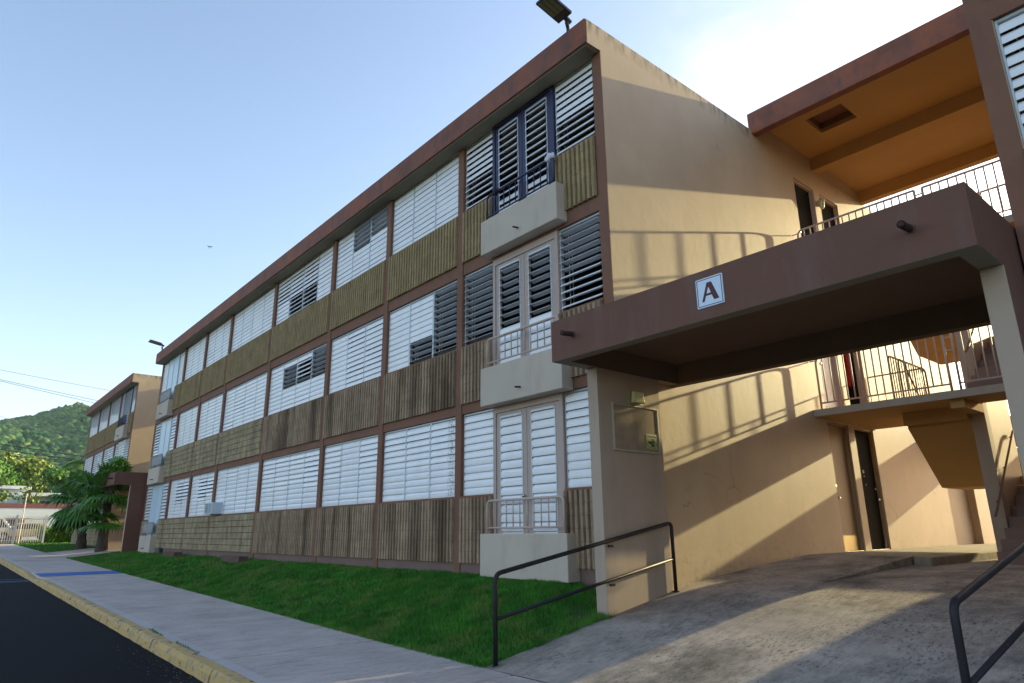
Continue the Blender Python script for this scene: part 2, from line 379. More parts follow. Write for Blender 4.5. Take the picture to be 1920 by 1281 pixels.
# kerb stones, painted yellow
kerb = empty('kerb', (0, -4.67, -.86), kind='structure')
x = 9.0
while x > -52:
    ln = random.uniform(2.3, 3.1); x1 = x-ln
    prof = [(-4.775, -.16), (-4.59, -.16), (-4.59, -.002), (-4.60, .008), (-4.715, .008), (-4.738, -.006), (-4.755, -.04)]
    nseg = 10; mb = MB()
    for i in range(nseg+1):
        xx = x - .008 - (ln-.016)*i/nseg
        low = .09*max(0, 1-abs(xx+17.8)/2.2) if -20 < xx < -15.6 else 0
        for (yy, zz) in prof:
            j = random.uniform(-.007, .007)
            mb.v.append((xx, yy+(j if yy < -4.68 else 0), zw(xx)+zz*(1 if zz < -.1 else 1)+ (j*.6 if zz > -.1 else 0) - (low if zz > -.1 else 0)))
    k = len(prof)
    for i in range(nseg):
        for q in range(k):
            a = i*k+q; b = i*k+(q+1) % k; mb.f.append((a, b, b+k, a+k))
    mb.f.append(tuple(range(k))[::-1]); mb.f.append(tuple(range(nseg*k, nseg*k+k)))
    mb.build('kerb_stone', 'kerb_yellow', kerb); x = x1
# painted stripes
tag(MB().quad((-18.55, -4.6, zw(-18.55)+.010), (-17.15, -4.6, zw(-17.15)+.010), (-17.15, -2.56, zw(-17.15)+.005), (-18.55, -2.56, zw(-18.55)+.005)).build('blue_stripe', 'blue_paint'), kind='structure')
for i, (xx, m, wd) in enumerate([(-17.3, 'blue_paint', .12), (-17.7, 'white_paint', .08), (-18.4, 'blue_paint', .12)]):
    tag(MB().quad((xx-wd, -9.5, zw(xx)-.122), (xx, -9.5, zw(xx)-.122), (xx, -4.78, zw(xx)-.122), (xx-wd, -4.78, zw(xx)-.122)).build('parking_line', m), kind='structure')
# entrance ramp in the gap: rises from the pavement to the stair tower
RY = [-2.55, -1.6, -.65, .0, .7, 1.2, 1.85, 3., 4., 5., 15.]; RZ = [-.856, -.69, -.53, -.42, -.31, -.25, -.20, -.155, -.115, -.082, -.082]
def ramp_z(y): return float(np.interp(y, RY, RZ))
def ramp_surf(name, X0, full=True):
    xs = [X0+.16, X0+1.2, X0+2.4, X0+3.6, X0+GAP-.03]; V = []; F = []
    dz = 0 if full else (zw(X0)+.86)*.4
    for y in RY:
        for x in xs:
            xx = x if y < -.64 or abs(x-X0-.16) > .01 else X0
            if y > -.64 and x > X0+GAP-.1: xx = X0+GAP
            V.append((xx, y, ramp_z(y) + (dz if y < 1 else 0)))
    n = len(xs)
    for j in range(len(RY)-1):
        for i in range(n-1): F.append((j*n+i, j*n+i+1, (j+1)*n+i+1, (j+1)*n+i))
    # skirts down each side
    for side in (0, n-1):
        st = len(V)
        for j in range(4): v = V[j*n+side]; V.append((v[0], v[1], v[2]-.5))
        for j in range(3): F.append((j*n+side, (j+1)*n+side, st+j+1, st+j))
    return tag(fast_mesh(name, V, F, 'ramp_concrete'), kind='structure')
ramp_surf('entrance_ramp', 0.)
# side ramp along the wall and the raised landing with its kerb
mb = MB()
ys = [1.85, 2.6, 3.4, 4.2, 5.0]; zt = [-.195, -.135, -.07, -.005, .05]
for y, z in zip(ys, zt):
    mb.v += [(0.002, y, z), (1.7+(.0 if y > 2 else -.05), y, z), (1.7, y, -.3), (0.002, y, -.3)]
for i in range(4):
    for q in range(4):
        a = i*4+q; b = i*4+(q+1) % 4; mb.f.append((a, a+4, b+4, b))
mb.f.append((0, 1, 2, 3)[::-1]); mb.f.append((16, 17, 18, 19))
tag(mb.build('side_ramp', 'ramp_concrete'), kind='structure')
tag(MB().prism([(0.002, 5.002), (1.7, 5.002), (1.74, 4.9), (2.02, 4.74), (2.05, 4.80), (2.05, 14.6), (0.002, 14.6)], 'z', -.3, .05).build('landing', 'kerb_mossy', bevel=.02), kind='structure')
# cross path to the left building
X2 = -(27.72+GAP)
surf('cross_path', [X2-2.2, X2, X2+GAP-.6], [-2.549, -1.7, -.7, .4, 6], lambda x, y: lawn_z(x, y)+.05 if y > -2.5 else zw(x)+.003, 'walk_concrete')

# ------------------------------------------------------------------ louvres
def slat_profile():
    # curved pressed-metal blade: (y outward negative, z) across its width, hinge in the middle
    wv = .150; P = []
    for t in (-.5, -.32, 0., .32, .5):
        P.append((-(0.027*(1-(2*t)**2)) + (0.008 if t == .5 else 0) - (.006 if t == -.5 else 0), t*wv))
    return P
def slat_mesh(name, m):
    P = slat_profile(); th = .004; me = bpy.data.meshes.new(name); V = []
    for x in (0., 1.):
        for (y, z) in P: V.append((x, y, z))
        for (y, z) in reversed(P): V.append((x, y+th, z))
    k = 10; F = [tuple(range(k))[::-1], tuple(range(k, 2*k))]
    for i in range(k): j = (i+1) % k; F.append((i, j, k+j, k+i))
    me.from_pydata(V, [], F); me.update(); me.materials.append(MAT[m]); return me
SLAT = slat_mesh('slat', 'slat_white'); SLATV = np.array([v.co[:] for v in SLAT.vertices]); SLATF = [tuple(p.vertices) for p in SLAT.polygons]
ANG = dict(c=10., s=17., h=23., t=50., d=84., w=66., m=37.)
CAMP = co.matrix_world.translation
class Slats:
    def __init__(s): s.items = []
    def add(s, x, L, y, z, ang, parent): s.items.append((x, L, y, z, ang, parent))
    def flush(s, root, limit=300):
        s.items.sort(key=lambda t: -(t[1]/(Vector((t[0], t[2], t[3]))-CAMP).length))
        for it in s.items[:limit]:
            x, L, y, z, a, par = it
            o = bpy.data.objects.new('slat', SLAT); col.objects.link(o); o.parent = par
            o.location = Vector((x, y, z))-org(par); o.scale = (L, 1, 1); o.rotation_euler = (-R(a), 0, 0)
        rest = s.items[limit:]
        if rest:
            V = []; F = []
            for x, L, y, z, a, par in rest:
                n = len(V)*0 + (len(V)); c, sn = math.cos(-R(a)), math.sin(-R(a))
                for vx, vy, vz in SLATV: V.append((x+vx*L, y+vy*c-vz*sn, z+vy*sn+vz*c))
                F += [tuple(q+n for q in f) for f in SLATF]
            mb = MB(); mb.v = V; mb.f = F; o = mb.build('louvre_slats', 'slat_white', root); tag(o, kind='stuff')
def jalousie(root, sl, x0, x1, z0, z1, pat, y=.07, rows=None, name='louvre_window'):
    """one louvred sash between x0 and x1: channels, head strip, operator bar; slats hinge in it"""
    mb = MB(); fw = .022
    mb.box(x0, x0+fw, y-.03, y+.04, z0, z1).box(x1-fw, x1, y-.03, y+.04, z0, z1)
    mb.box(x0+fw, x1-fw, y-.025, y+.03, z1-.03, z1).box(x0+fw, x1-fw, y-.02, y+.03, z0, z0+.018)
    xm = x0+fw+.10
    mb.box(xm, xm+.012, y+.045, y+.057, z0+.05, z1-.05); mb.box(xm+.06, xm+.068, y+.06, y+.072, z0+.05, z1-.05)
    w_ = mb.build(name, 'aluminium', root)
    n = rows or 11; h = (z1-z0-.05)/n
    pat = (pat+pat[-1]*n)[:n]
    for i in range(n):
        zc = z1-.035-h*(i+.5)
        sl.add(x0+fw+.002, x1-x0-2*fw-.004, y-.005, zc, ANG[pat[i]]+random.uniform(-2., 2.)*(2 if pat[i] in 'sh' else 1)+(random.uniform(-6, 9) if random.random() < .05 else 0), w_)
    return w_
# ------------------------------------------------------------------ ribbed block panels
def rib_panel(root, x0, x1, z0, z1, m, coarse=False, joints=.003):
    if x1 < x0: x0, x1 = x1, x0
    mb = MB()
    n = max(3, round((x1-x0)/.105)); p = (x1-x0)/n; nc = 6; ch = (z1-z0)/nc
    for i in range(n):
        xc = x0+p*(i+.5)
        for j in range(nc):
            za, zb = z0+ch*j+joints*.5 + (0 if j else -.012), z0+ch*(j+1)-joints*.5
            dep = -.060+random.uniform(-.003, .003); wb, wt = p*.37, p*.25+random.uniform(-.002, .002)
            xs = xc+random.uniform(-.002, .002); k = len(mb.v)
            for z in (za, zb):
                e = random.uniform(-.002, .002)
                mb.v += [(xc-wb, -.0125, z), (xs-wt, dep+e, z), (xs+wt, dep-e*.5, z), (xc+wb, -.0125, z)]
            mb.f += [(k, k+1, k+5, k+4), (k+1, k+2, k+6, k+5), (k+2, k+3, k+7, k+6), (k+3, k+2, k+1, k), (k+4, k+5, k+6, k+7)]
    pn = mb.build('ribbed_panel', m, root)
    B(x0, x1, -.0126, .05, z0, z1).build('panel_backing', 'groove_dark', pn)
    return pn
# ------------------------------------------------------------------ balcony and its doors
def railing(parent, x0, x1, y, zb, zt, m, bars=10, r=.021):
    mb = MB(); zr = zb+.10
    mb.tube(rounded([(x0, y, zb), (x0, y, zt), (x1, y, zt), (x1, y, zb)], .09), r)
    mb.tube([(x0, y, zr), (x1, y, zr)], r*.75)
    for i in range(1, bars):
        xx = x0+(x1-x0)*i/bars; mb.tube([(xx, y, zr), (xx, y, zt)], r*.48, seg=6)
    return mb.build('railing', m, parent, smooth=True)
def balcony(root, xa, xb, zf, railm, mesh=False):
    top = zf+.47; b = B(xa, xb, -.245, -.0, zf-.2, top).build('balcony', 'box_paint', root, bevel=.012)
    xm = (xa+xb)/2+.05
    MB().tube([(xm, -.24, zf-.02), (xm, -.36, zf-.035)], .016).build('drain_pipe', 'rust_pipe', b)
    rl = railing(b, xa+.11, xb-.11, -.175, top-.01, top+.52, railm, bars=11)
    if mesh:
        B(xa+.13, xb-.13, -.18, -.172, top+.12, top+.49).build('rail_screen', 'rail_grey', b)
    return b
def door_pair(root, sl, f, xa, xb, zf, zt, m, pats, zlo):
    """two outward doors with a louvre in each, between xa < xb"""
    fr = MB(); fw = .07
    fr.box(xa, xa+fw, -.005, .10, zf, zt).box(xb-fw, xb, -.005, .10, zf, zt).box(xa+fw, xb-fw, -.005, .10, zt-.06, zt)
    fr.build('door_frame', m, root)
    mid = (xa+xb)/2
    for (a, b, pat, s) in ((xa+fw+.006, mid-.004, pats[0], 1), (mid+.004, xb-fw-.006, pats[1], -1)):
        la, lb, l0, l1 = a+.12, b-.12, zf+.36, zt-.16
        mb = MB(); mb.box(a, la, .012, .055, zf+.01, zt-.065).box(lb, b, .012, .055, zf+.01, zt-.065)
        mb.box(la, lb, .012, .055, zf+.01, l0).box(la, lb, .012, .055, l1, zt-.065)
        d = mb.build('balcony_door', m, root, bevel=.004)
        B(la-.02, la, .004, .012, l0-.02, l1+.02).box(lb, lb+.02, .004, .012, l0-.02, l1+.02).box(la, lb, .0, .012, l1, l1+.035).build('louvre_trim', 'aluminium', d)
        n = 14; h = (l1-l0)/n; pat = (pat+pat[-1]*n)[:n]
        for i in range(n): sl.add(la, lb-la, .03, l1-h*(i+.5), ANG[pat[i]]+random.uniform(-1, 1), d)
        if s == 1:
            kb = MB(); kb.tube([(b-.06, .012, zf+1.05), (b-.06, -.02, zf+1.05)], .012).tube([(b-.06, -.02, zf+1.05), (b-.06, -.045, zf+1.05)], .026, seg=10)
            kb.build('door_knob', 'steel', d, smooth=True)

# ------------------------------------------------------------------ an apartment block
PANEL = {}
def block(name, X0, dr, bays, label, cat, pats, spec, depth=DEP, limit=300, zoff=0.):
    """X0: corner beside the stair gap; dr=-1 grows to -x. bays: list of (type,width)."""
    root = empty(name, (X0, 0, -.3), label, cat)
    S = lambda s: X0+dr*s
    L = sum(b[1] for b in bays); sl = Slats()
    lo, hi = min(S(0), S(L)), max(S(0), S(L))
    # roof and fascia
    B(lo, hi, -.30, depth, 8.19, 8.655).build('roof_slab', 'stucco', root)
    f = B(lo, hi-.0 if dr > 0 else hi-.012, -.335, -.30, 8.19, 8.66).build('roof_fascia', 'fascia', root, bevel=.006)
    B(lo+.05, hi-.05, -.29, -.02, 8.165, 8.189).build('eave_soffit', 'eave', root)
    # floors and dark rooms
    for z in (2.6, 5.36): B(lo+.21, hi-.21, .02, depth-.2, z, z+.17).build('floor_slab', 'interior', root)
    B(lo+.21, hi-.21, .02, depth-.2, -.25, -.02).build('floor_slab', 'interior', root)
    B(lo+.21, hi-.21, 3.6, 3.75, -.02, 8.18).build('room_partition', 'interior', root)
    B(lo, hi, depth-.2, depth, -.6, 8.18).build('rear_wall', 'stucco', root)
    fs = S(L); B(fs-dr*.2, fs, .013, depth-.2, -.6, 8.18).build('end_wall', 'stucco', root)
    # side wall facing the gap, with its two door recesses on each floor
    d = lambda t: X0+dr*t
    mb = MB(); floors = (0.05, 2.8, 5.6); ceil_ = (2.59, 5.33, 8.12)
    mb.box(d(0), d(.2), .012, 6.39, -.7, 8.19)
    mb.box(d(0), d(.2), 7.31, 7.6, -.7, 8.19); mb.box(d(0), d(.2), 8.55, depth-.2, -.7, 8.19)
    for (a, b) in ((6.39, 7.31), (7.6, 8.55)):
        zs = [-.7]
        for q, r_ in zip(floors, ceil_): zs += [q, r_]
        zs.append(8.19)
        for i in range(0, 8, 2): mb.box(d(0), d(.2), a, b, zs[i], zs[i+1])
    mb.build('side_wall', 'stucco', root)
    if spec.get('doors', True):
        for fi, (q, r_) in enumerate(zip(floors, ceil_)):
            for di, (a, b) in enumerate(((6.39, 7.31), (7.6, 8.55))):
                m = spec['door_m'][fi][di]
                g = MB().box(d(.03), d(.15), a, a+.05, q, r_).box(d(.03), d(.15), b-.05, b, q, r_).box(d(.03), d(.15), a+.05, b-.05, r_-.05, r_)
                g.build('entrance_frame', 'tan_door' if fi == 0 else 'pink_paint', root)
                if m is None:
                    dd = B(d(.16), d(1.0), b-.09, b-.055, q+.01, r_-.06).build('entrance_door', 'dark_door', root)
                    continue
                dd = B(d(.09), d(.135), a+.052, b-.052, q+.012, r_-.052).build('entrance_door', m, root)
                B(d(.02), d(.16), a+.05, b-.05, q, q+.011).build('threshold', 'steel', root)
                ky = b-.15 if di else a+.15
                kb = MB().tube([(d(.09), ky, q+1.02), (d(.045), ky, q+1.02)], .012).tube([(d(.055), ky, q+1.02), (d(.02), ky, q+1.02)], .028, seg=10)
                kb.tube([(d(.09), ky, q+1.25), (d(.065), ky, q+1.25)], .024, seg=10); kb.build('door_knob', 'steel', dd, smooth=True)
                if fi == 0 and di == 0: B(d(.085), d(.09), a+.06, b-.06, q+.02, q+.3).build('kick_plate', 'brass', dd)
                if fi == 0 and di == 1:
                    n = B(d(.086), d(.09), 7.92, 7.99, 1.62, 1.69); n.box(d(.086), d(.09), 7.945, 7.975, 1.54, 1.57).box(d(.086), d(.09), 7.98, 8.0, 1.36, 1.40).build('door_label', 'rail_grey', dd)
                    MB().tube(rounded([(d(.06), 8.42, .08), (d(.03), 8.44, .14), (d(.06), 8.46, .22)], .02), .008).build('door_stop', 'steel', dd)
    # columns and beams of the grid
    edges = [0.]
    for t, wdt in bays: edges.append(edges[-1]+wdt)
    for k, e in enumerate(edges):
        a, b = (0, .19) if k == 0 else ((L-.19, L) if k == len(edges)-1 else (e-.09, e+.09))
        mb = MB().box(S(a), S(b), -.02 if 0 < k < len(edges)-1 else -.003, .012, -.6, 8.165)
        aa, bb = (a+.15, b+.004) if k == 0 else ((a-.004, b-.15) if k == len(edges)-1 else (a, b))
        mb.box(S(aa), S(bb), .0125, .2, -.02, 8.165); mb.build('column', 'brown_trim', root)
    for k, (t, wdt) in enumerate(bays):
        a = edges[k] + (.19 if k == 0 else .09); b = edges[k+1]-(.19 if k == len(bays)-1 else .09)
        x0, x1 = sorted((S(a), S(b)))
        B(x0, x1, .0, .19, -.62, -.003).build('plinth', 'plinth', root)
        for (z0, z1) in ((2.594, 2.78), (5.345, 5.6)): B(x0, x1, -.002, .19, z0, z1).build('beam', 'brown_trim', root)
        for fi, (zf, zs, zt) in enumerate(FL):
            rm = spec['rib'](fi, k); jt = spec['joint'](fi, k)
            if t[0] == 'W':
                rib_panel(root, x0, x1, zf, zs-.04, rm, joints=jt)
                B(x0, x1, -.014, .19, zs-.0385, zs).build('sill', 'brown_trim', root)
                n = int(t[1]); pw = (x1-x0-.02)/n
                ps = pats.get((fi, k), ['c']*n)
                for i in range(n):
                    jalousie(root, sl, x0+.01+pw*i, x0+.01+pw*(i+1)-.004, zs+.004, zt-.006, ps[i])
            else:
                # balcony bay; M mirrors it
                q = (lambda s_: x0+(s_)) if (t == 'BM') != (dr > 0) else (lambda s_: x1-(s_))
                W = x1-x0
                # measured from the outer-corner side: louvre .95, doors 1.65, louvre .95
                e1, e2 = .95, W-.93
                for (p0, p1, w_) in ((0.0, e1, 0), (e2, W, 1)):
                    xa, xb = sorted((q(p0), q(p1)))
                    rib_panel(root, xa, xb, zf, zs-.04, rm, joints=jt)
                    B(xa, xb, -.014, .19, zs-.0385, zs).build('sill', 'brown_trim', root)
                    jalousie(root, sl, xa+.012, xb-.012, zs+.004, zt-.006, pats.get((fi, k), ['c', 'c'])[w_])
                xa, xb = sorted((q(e1), q(e2)))
                zdt = zt-(.06 if fi < 2 else .02)
                if zt-zdt > .03: B(xa, xb, .0, .12, zdt, zt-.001).build('door_header', spec['dm'](fi), root)
                if t == 'B' or dr > 0: door_pair(root, sl, fi, xa, xb, zf, zdt, spec['dm'](fi), spec['dpat'][fi], zf)
                else:
                    B(xa+.05, xb-.05, .02, .06, zf, zdt).build('balcony_door', 'far_door', root)
                    B(xa, xa+.05, .0, .10, zf, zdt).box(xb-.05, xb, .0, .10, zf, zdt).box((xa+xb)/2-.02, (xa+xb)/2+.02, .005, .019, zf, zdt).build('door_frame', 'far_door', root)
                balcony(root, xa-.06, xb+.25 if t == 'B' and dr < 0 else xb+.1, zf, spec['rm'](fi, k), mesh=(t == 'BM'))
    sl.flush(root, limit)
    return root

P = {}
cc = 'ccccccccccc'
P[(2, 0)] = ['hhhhhhttttt', 'hhhhhhttttt']; P[(2, 1)] = [cc]*3
P[(2, 2)] = [cc, 'ddddd'+'c'*6, 'dddd'+'c'*7]
P[(2, 3)] = ['hhhhhh'+'c'*5, 'hhhhhhttttt', 'hhhhhhttttt', cc]
P[(1, 0)] = ['ddddddwwwww', 'ddddddddddd']
P[(1, 1)] = [cc, 'ccccccc'+'dddd', 'd'*11]
P[(1, 2)] = ['cccccc', 'sssssssssss', 'sssssssssss']
P[(1, 3)] = [cc, 'cdddddccccc', 'cttttdccccc', 'ddddddccccc']
P[(1, 4)] = [cc, 'ccccsssccc', cc, cc]
P[(1, 7)] = ['mmmmmmmmmhh', 'hhmhhhmhhhh']
P[(0, 0)] = ['ssssssccccc', 'ssssssccccc'][::-1]
P[(0, 1)] = ['ssssssccccc', 'ssssssccccc', 'ssssssccccc']
P[(0, 2)] = ['ssssssccccc', cc, 'ssssssccccc']
P[(0, 3)] = ['sssssssccc', 'sssssssccc', 'ssssssccccc', 'shhhhhhcccc']
P[(0, 4)] = [cc]*4
P[(0, 5)] = ['cc', 'cmmmmmhcccc', 'chmmmhccccc']; P[(0, 6)] = ['cc', 'cmmmmmmcccc', 'cmmmmmccccc']
P[(0, 7)] = ['mmmmmmmmmmm', 'mmmmmmmmmmm']
# pats of a balcony bay are [corner side, far side]
def rib_main(fi, k): return 'rib_olive' if fi == 2 else ('rib_brown' if (k <= 3) else 'rib_pale')
def joint_main(fi, k): return .004 if (fi == 2 or k <= 3) else .016
spec = dict(rib=rib_main, joint=joint_main, dm=lambda f: 'navy' if f == 2 else 'pink_paint', rm=lambda f, k: ('navy' if f == 2 else 'rail_paint') if k == 0 else 'rail_grey',
            dpat=[('c', 'c'), ('ddddddddccccccc', 'ddddddddccccccc'), ('tttttttttthhhh', 'tttttttttthhhh')],
            door_m=[('tan_door', 'dark_door'), ('white_door', None), ('dark_door', 'dark_door')])
bays = [('B', 3.88), ('W3', 2.90), ('W3', 2.94), ('W4', 4.14), ('W4', 4.14), ('W3', 2.94), ('W3', 2.90), ('BM', 3.88)]
main = block('apartment_block', 0., -1, bays, 'long three-storey tan apartment block with white louvres and brown roof edge filling the middle', 'apartment block', P, spec)

P2 = {}
for k in (0, 1, 2, 3):
    P2[(2, k)] = ['mmmmmmccccc', 'mmmmmmmccc', 'mmmmmmmhccc']; P2[(1, k)] = ['mmmmmmmmmhh', 'mmhmmmmmhmm', 'mmmmhmmmmmm']; P2[(0, k)] = ['ccccc']*3
P2[(2, 0)] = ['mmmmmmccccc', 'mmmmmmmmmmm']
spec2 = dict(spec); spec2['rib'] = lambda f, k: 'rib_olive' if f == 2 else 'rib_pale'; spec2['joint'] = lambda f, k: .014
spec2['rm'] = lambda f, k: 'navy' if f == 2 else 'rail_grey'; spec2['door_m'] = [('tan_door', 'dark_door')]*3
spec2['dm'] = lambda f: 'navy' if f == 2 else 'white_door'
spec2['dpat'] = [('c', 'c'), ('ssss', 'ssss'), ('mmmm', 'mmmm')]
left = block('apartment_block', X2, -1, [('B', 3.88), ('W3', 3.15), ('W3', 3.15), ('W3', 3.3)], 'shorter tan apartment block behind the palms at the far left of the long block', 'apartment block', P2, spec2, limit=0)
P3 = {(2, 0): ['hhhhhhttttt']*2, (1, 0): ['hhhhhhhhhhh']*2, (0, 0): ['s', 's']}
spec3 = dict(spec); spec3['rib'] = lambda f, k: 'rib_olive'; spec3['joint'] = lambda f, k: .004
right = block('apartment_block', GAP, 1, [('B', 3.88), ('W3', 2.9), ('W3', 2.94)], 'tan apartment block with a brown corner pillar and louvres at the right edge', 'apartment block', P3, spec3, limit=110)
# ------------------------------------------------------------------ stair tower in the gap
def stair_tower(X, label, detail=True):
    root = empty('stair_tower', (X+2.4, 8, 0), label, 'stair tower')
    W = GAP
    # roof
    f = B(X-.06, X+W-.003, 4.75, 4.93, 8.555, 9.06).build('roof_fascia', 'fascia', root, bevel=.006)
    hx0, hx1, hy0, hy1 = X+.70, X+1.47, 5.78, 6.53
    mb = MB().box(X-.06, hx0, 4.931, 10.15, 8.96, 9.06).box(hx1, X+W-.003, 4.931, 10.15, 8.96, 9.06).box(hx0, hx1, 4.931, hy0, 8.96, 9.06).box(hx0, hx1, hy1, 10.15, 8.96, 9.06)
    mb.build('roof_slab', 'soffit', root)
    B(hx0-.12, hx0, hy0-.1, hy1+.1, 9.062, 9.20).box(hx1, hx1+.12, hy0-.1, hy1+.1, 9.062, 9.20).box(hx0, hx1, hy0-.1, hy0, 9.062, 9.20).box(hx0, hx1, hy1, hy1+.1, 9.062, 9.20).box(hx0-.12, hx1+.12, hy0-.1, hy1+.1, 9.202, 9.24).build('roof_hatch', 'brown_trim', root)
    B(X+.001, X+W-.003, 7.38, 7.62, 8.64, 8.959).build('roof_beam', 'soffit', root)
    B(X+.001, X+W-.003, 9.95, 10.15, 8.64, 8.959).build('roof_beam', 'soffit', root)
    B(X-.06, X, 4.931, 10.15, 8.657, 8.959).build('upstand_wall', 'stucco', root)
    B(X+W-.002, X+W+.06, 4.931, 10.15, 8.657, 8.959).build('upstand_wall', 'stucco', root)
    for z in (2.62, 5.42):
        zt = z+.13
        mb = MB().box(X+.002, X+W-.002, 5.86, 6.82, z, zt).box(X+.002, X+1.26, 6.8205, 8.75, z, zt).box(X+3.61, X+W-.002, 6.8205, 8.75, z, zt)
        mb.build('walkway_slab', 'soffit', root)
        B(X-.0+.002, X+W-.002, 5.845, 5.8595, z-.0, zt+.004).build('slab_edge', 'tan_paint', root)
        B(X+2.335, X+2.555, 6.0, 7.0, z-.15, z-.001).build('beam', 'soffit', root)
        B(X+1.262, X+2.334, 6.822, 7.0, z-.24, z+.13).build('stair_beam', 'soffit', root)
    B(X+2.335, X+2.555, 7.0005, 7.22, -.2, 5.40).build('column', 'pier_paint', root)
    mb = MB().box(X+2.335, X+2.555, 7.221, 8.6, -.2, 5.40); mb.build('divider_wall', 'stucco', root)
    # flights
    for base, mid, topz, y0 in ((-.085, 1.40, 2.75, 6.1), (2.75, 4.15, 5.55, 6.3)):
        n1 = 8; r1 = (mid-base)/n1; t1 = (8.4-y0)/(n1-1)
        fl = MB().prism([(y0+.05, base), (8.4, mid-.30), (8.4, mid-.15), (y0+.05, base+.001+r1*.2)] if base > 0 else [(y0+.05, base), (8.4, base), (8.4, mid-r1-.001), (y0+.05, base+.001)], 'x', X+2.557, X+3.61).build('stair_flight', 'soffit', root)
        for i in range(n1-1):
            B(X+2.5575, X+3.608, y0+i*t1, y0+(i+1)*t1+.001*0, base+i*r1-(.06 if i else 0), base+(i+1)*r1).build('step', 'step_concrete', fl, bevel=.008)
        B(X+1.262, X+3.61, 8.401, 9.6, mid-.15, mid).build('mid_landing', 'soffit', root)
        n2 = 8; r2_ = (topz-mid)/n2; t2 = (8.4-6.9)/(n2-1)
        fl = MB().prism([(7.001, topz-.42), (8.25, mid-.149), (8.40, mid-.149), (8.40, mid-.001), (7.001, topz-r2_-.005)], 'x', X+1.262, X+2.334).build('stair_flight', 'soffit', root)
        for i in range(n2-1):
            yb = 8.4-i*t2; B(X+1.263, X+2.333, max(7.002, yb-t2), yb, mid+i*r2_+.002, mid+(i+1)*r2_).build('step', 'step_concrete', fl)
        # rails on the stairs
        if detail:
            hr = MB(); x_ = X+2.62
            hr.tube(rounded([(x_, y0+.1, base+.75), (x_, y0+.35, base+.92), (x_, 8.3, mid+.85), (x_, 8.5, mid+.85)], .06), .02)
            for yy in (y0+.5, 7.4, 8.2):
                zz = base+.92+(mid-base-.07)*(yy-y0-.35)/(8.3-y0-.35); hr.tube([(x_-.06, yy, zz-.06), (x_, yy, zz-.01)], .009, seg=6)
            hr.build('handrail', 'rail_brown', root, smooth=True)
    if not detail: return root
    # walkway railings: outer, at the stair opening and beside the descending flight
    def rail(x0, x1, y, zf, m='rail_paint', top=1.06, curve=True):
        mb = MB(); zr = zf+.13; zt = zf+top; rc = .13 if curve else .02
        mb.tube(rounded([(x0, y, zf), (x0, y, zt), (x1, y, zt)], rc), .022); mb.tube([(x1, y, zf), (x1, y, zt)], .022); mb.tube([(x0, y, zr), (x1, y, zr)], .016)
        n = max(2, round((x1-x0)/.137))
        for i in range(1, n):
            xx = x0+(x1-x0)*i/n; mb.tube([(xx, y, zr), (xx, y, zt)], .0135, seg=6)
        return mb
    for zf in (2.755, 5.555):
        r_ = rail(X+.13, X+2.42, 5.95, zf); r_.tube([(X+.005, 5.95, zf+1.0), (X+.13, 5.95, zf+1.0)], .012).tube([(X+2.42, 5.95, zf+.95), (X+2.56, 5.95, zf+.95)], .014).tube([(X+2.42, 5.95, zf+.72), (X+2.56, 5.95, zf+.72)], .014)
        r_.build('walkway_railing', 'rail_paint', root, smooth=True)
        rail(X+2.56, X+W-.05, 5.95, zf, curve=False).build('walkway_railing', 'rail_paint', root, smooth=True)
        g = MB(); x_ = X+1.2
        g.tube(rounded([(x_, 6.75, zf), (x_, 6.75, zf+1.02), (x_, 8.7, zf+1.02), (x_, 8.7, zf)], .12), .020); g.tube([(x_, 6.75, zf+.10), (x_, 8.7, zf+.10)], .016)
        for i in range(1, 15): yy = 6.75+1.95*i/15; g.tube([(x_, yy, zf+.1), (x_, yy, zf+1.02)], .0105, seg=6)
        g.tube(rounded([(x_+.12, 6.9, zf), (x_+.12, 6.9, zf+.95), (x_+.12, 7.15, zf+.95), (x_+.12, 8.35, zf-.45)], .1), .018)
        g.build('stair_guard', 'rail_brown', root, smooth=True)
        # rear guard of the walkway
        g = MB().tube([(X+.02, 8.7, zf+1.05), (X+1.14, 8.7, zf+1.05)], .018).tube([(X+.02, 8.7, zf+.12), (X+1.14, 8.7, zf+.12)], .014)
        for i in range(8): g.tube([(X+.02+i*.16, 8.7, zf+.12), (X+.02+i*.16, 8.7, zf+1.05)], .0105, seg=6)
        g.build('rear_railing', 'rail_paint', root, smooth=True)
    # guard at the top of the third-floor flight
    rail(X+2.40, X+W-.05, 7.02, 5.555, curve=False).build('stair_guard', 'rail_paint', root, smooth=True)
    return root
tower = stair_tower(0., 'open stair tower with orange-lit ceilings and railings between the long block and the right block', True)
tower2 = stair_tower(X2, 'open stair tower at the far side of the long block, mostly hidden behind it', False)

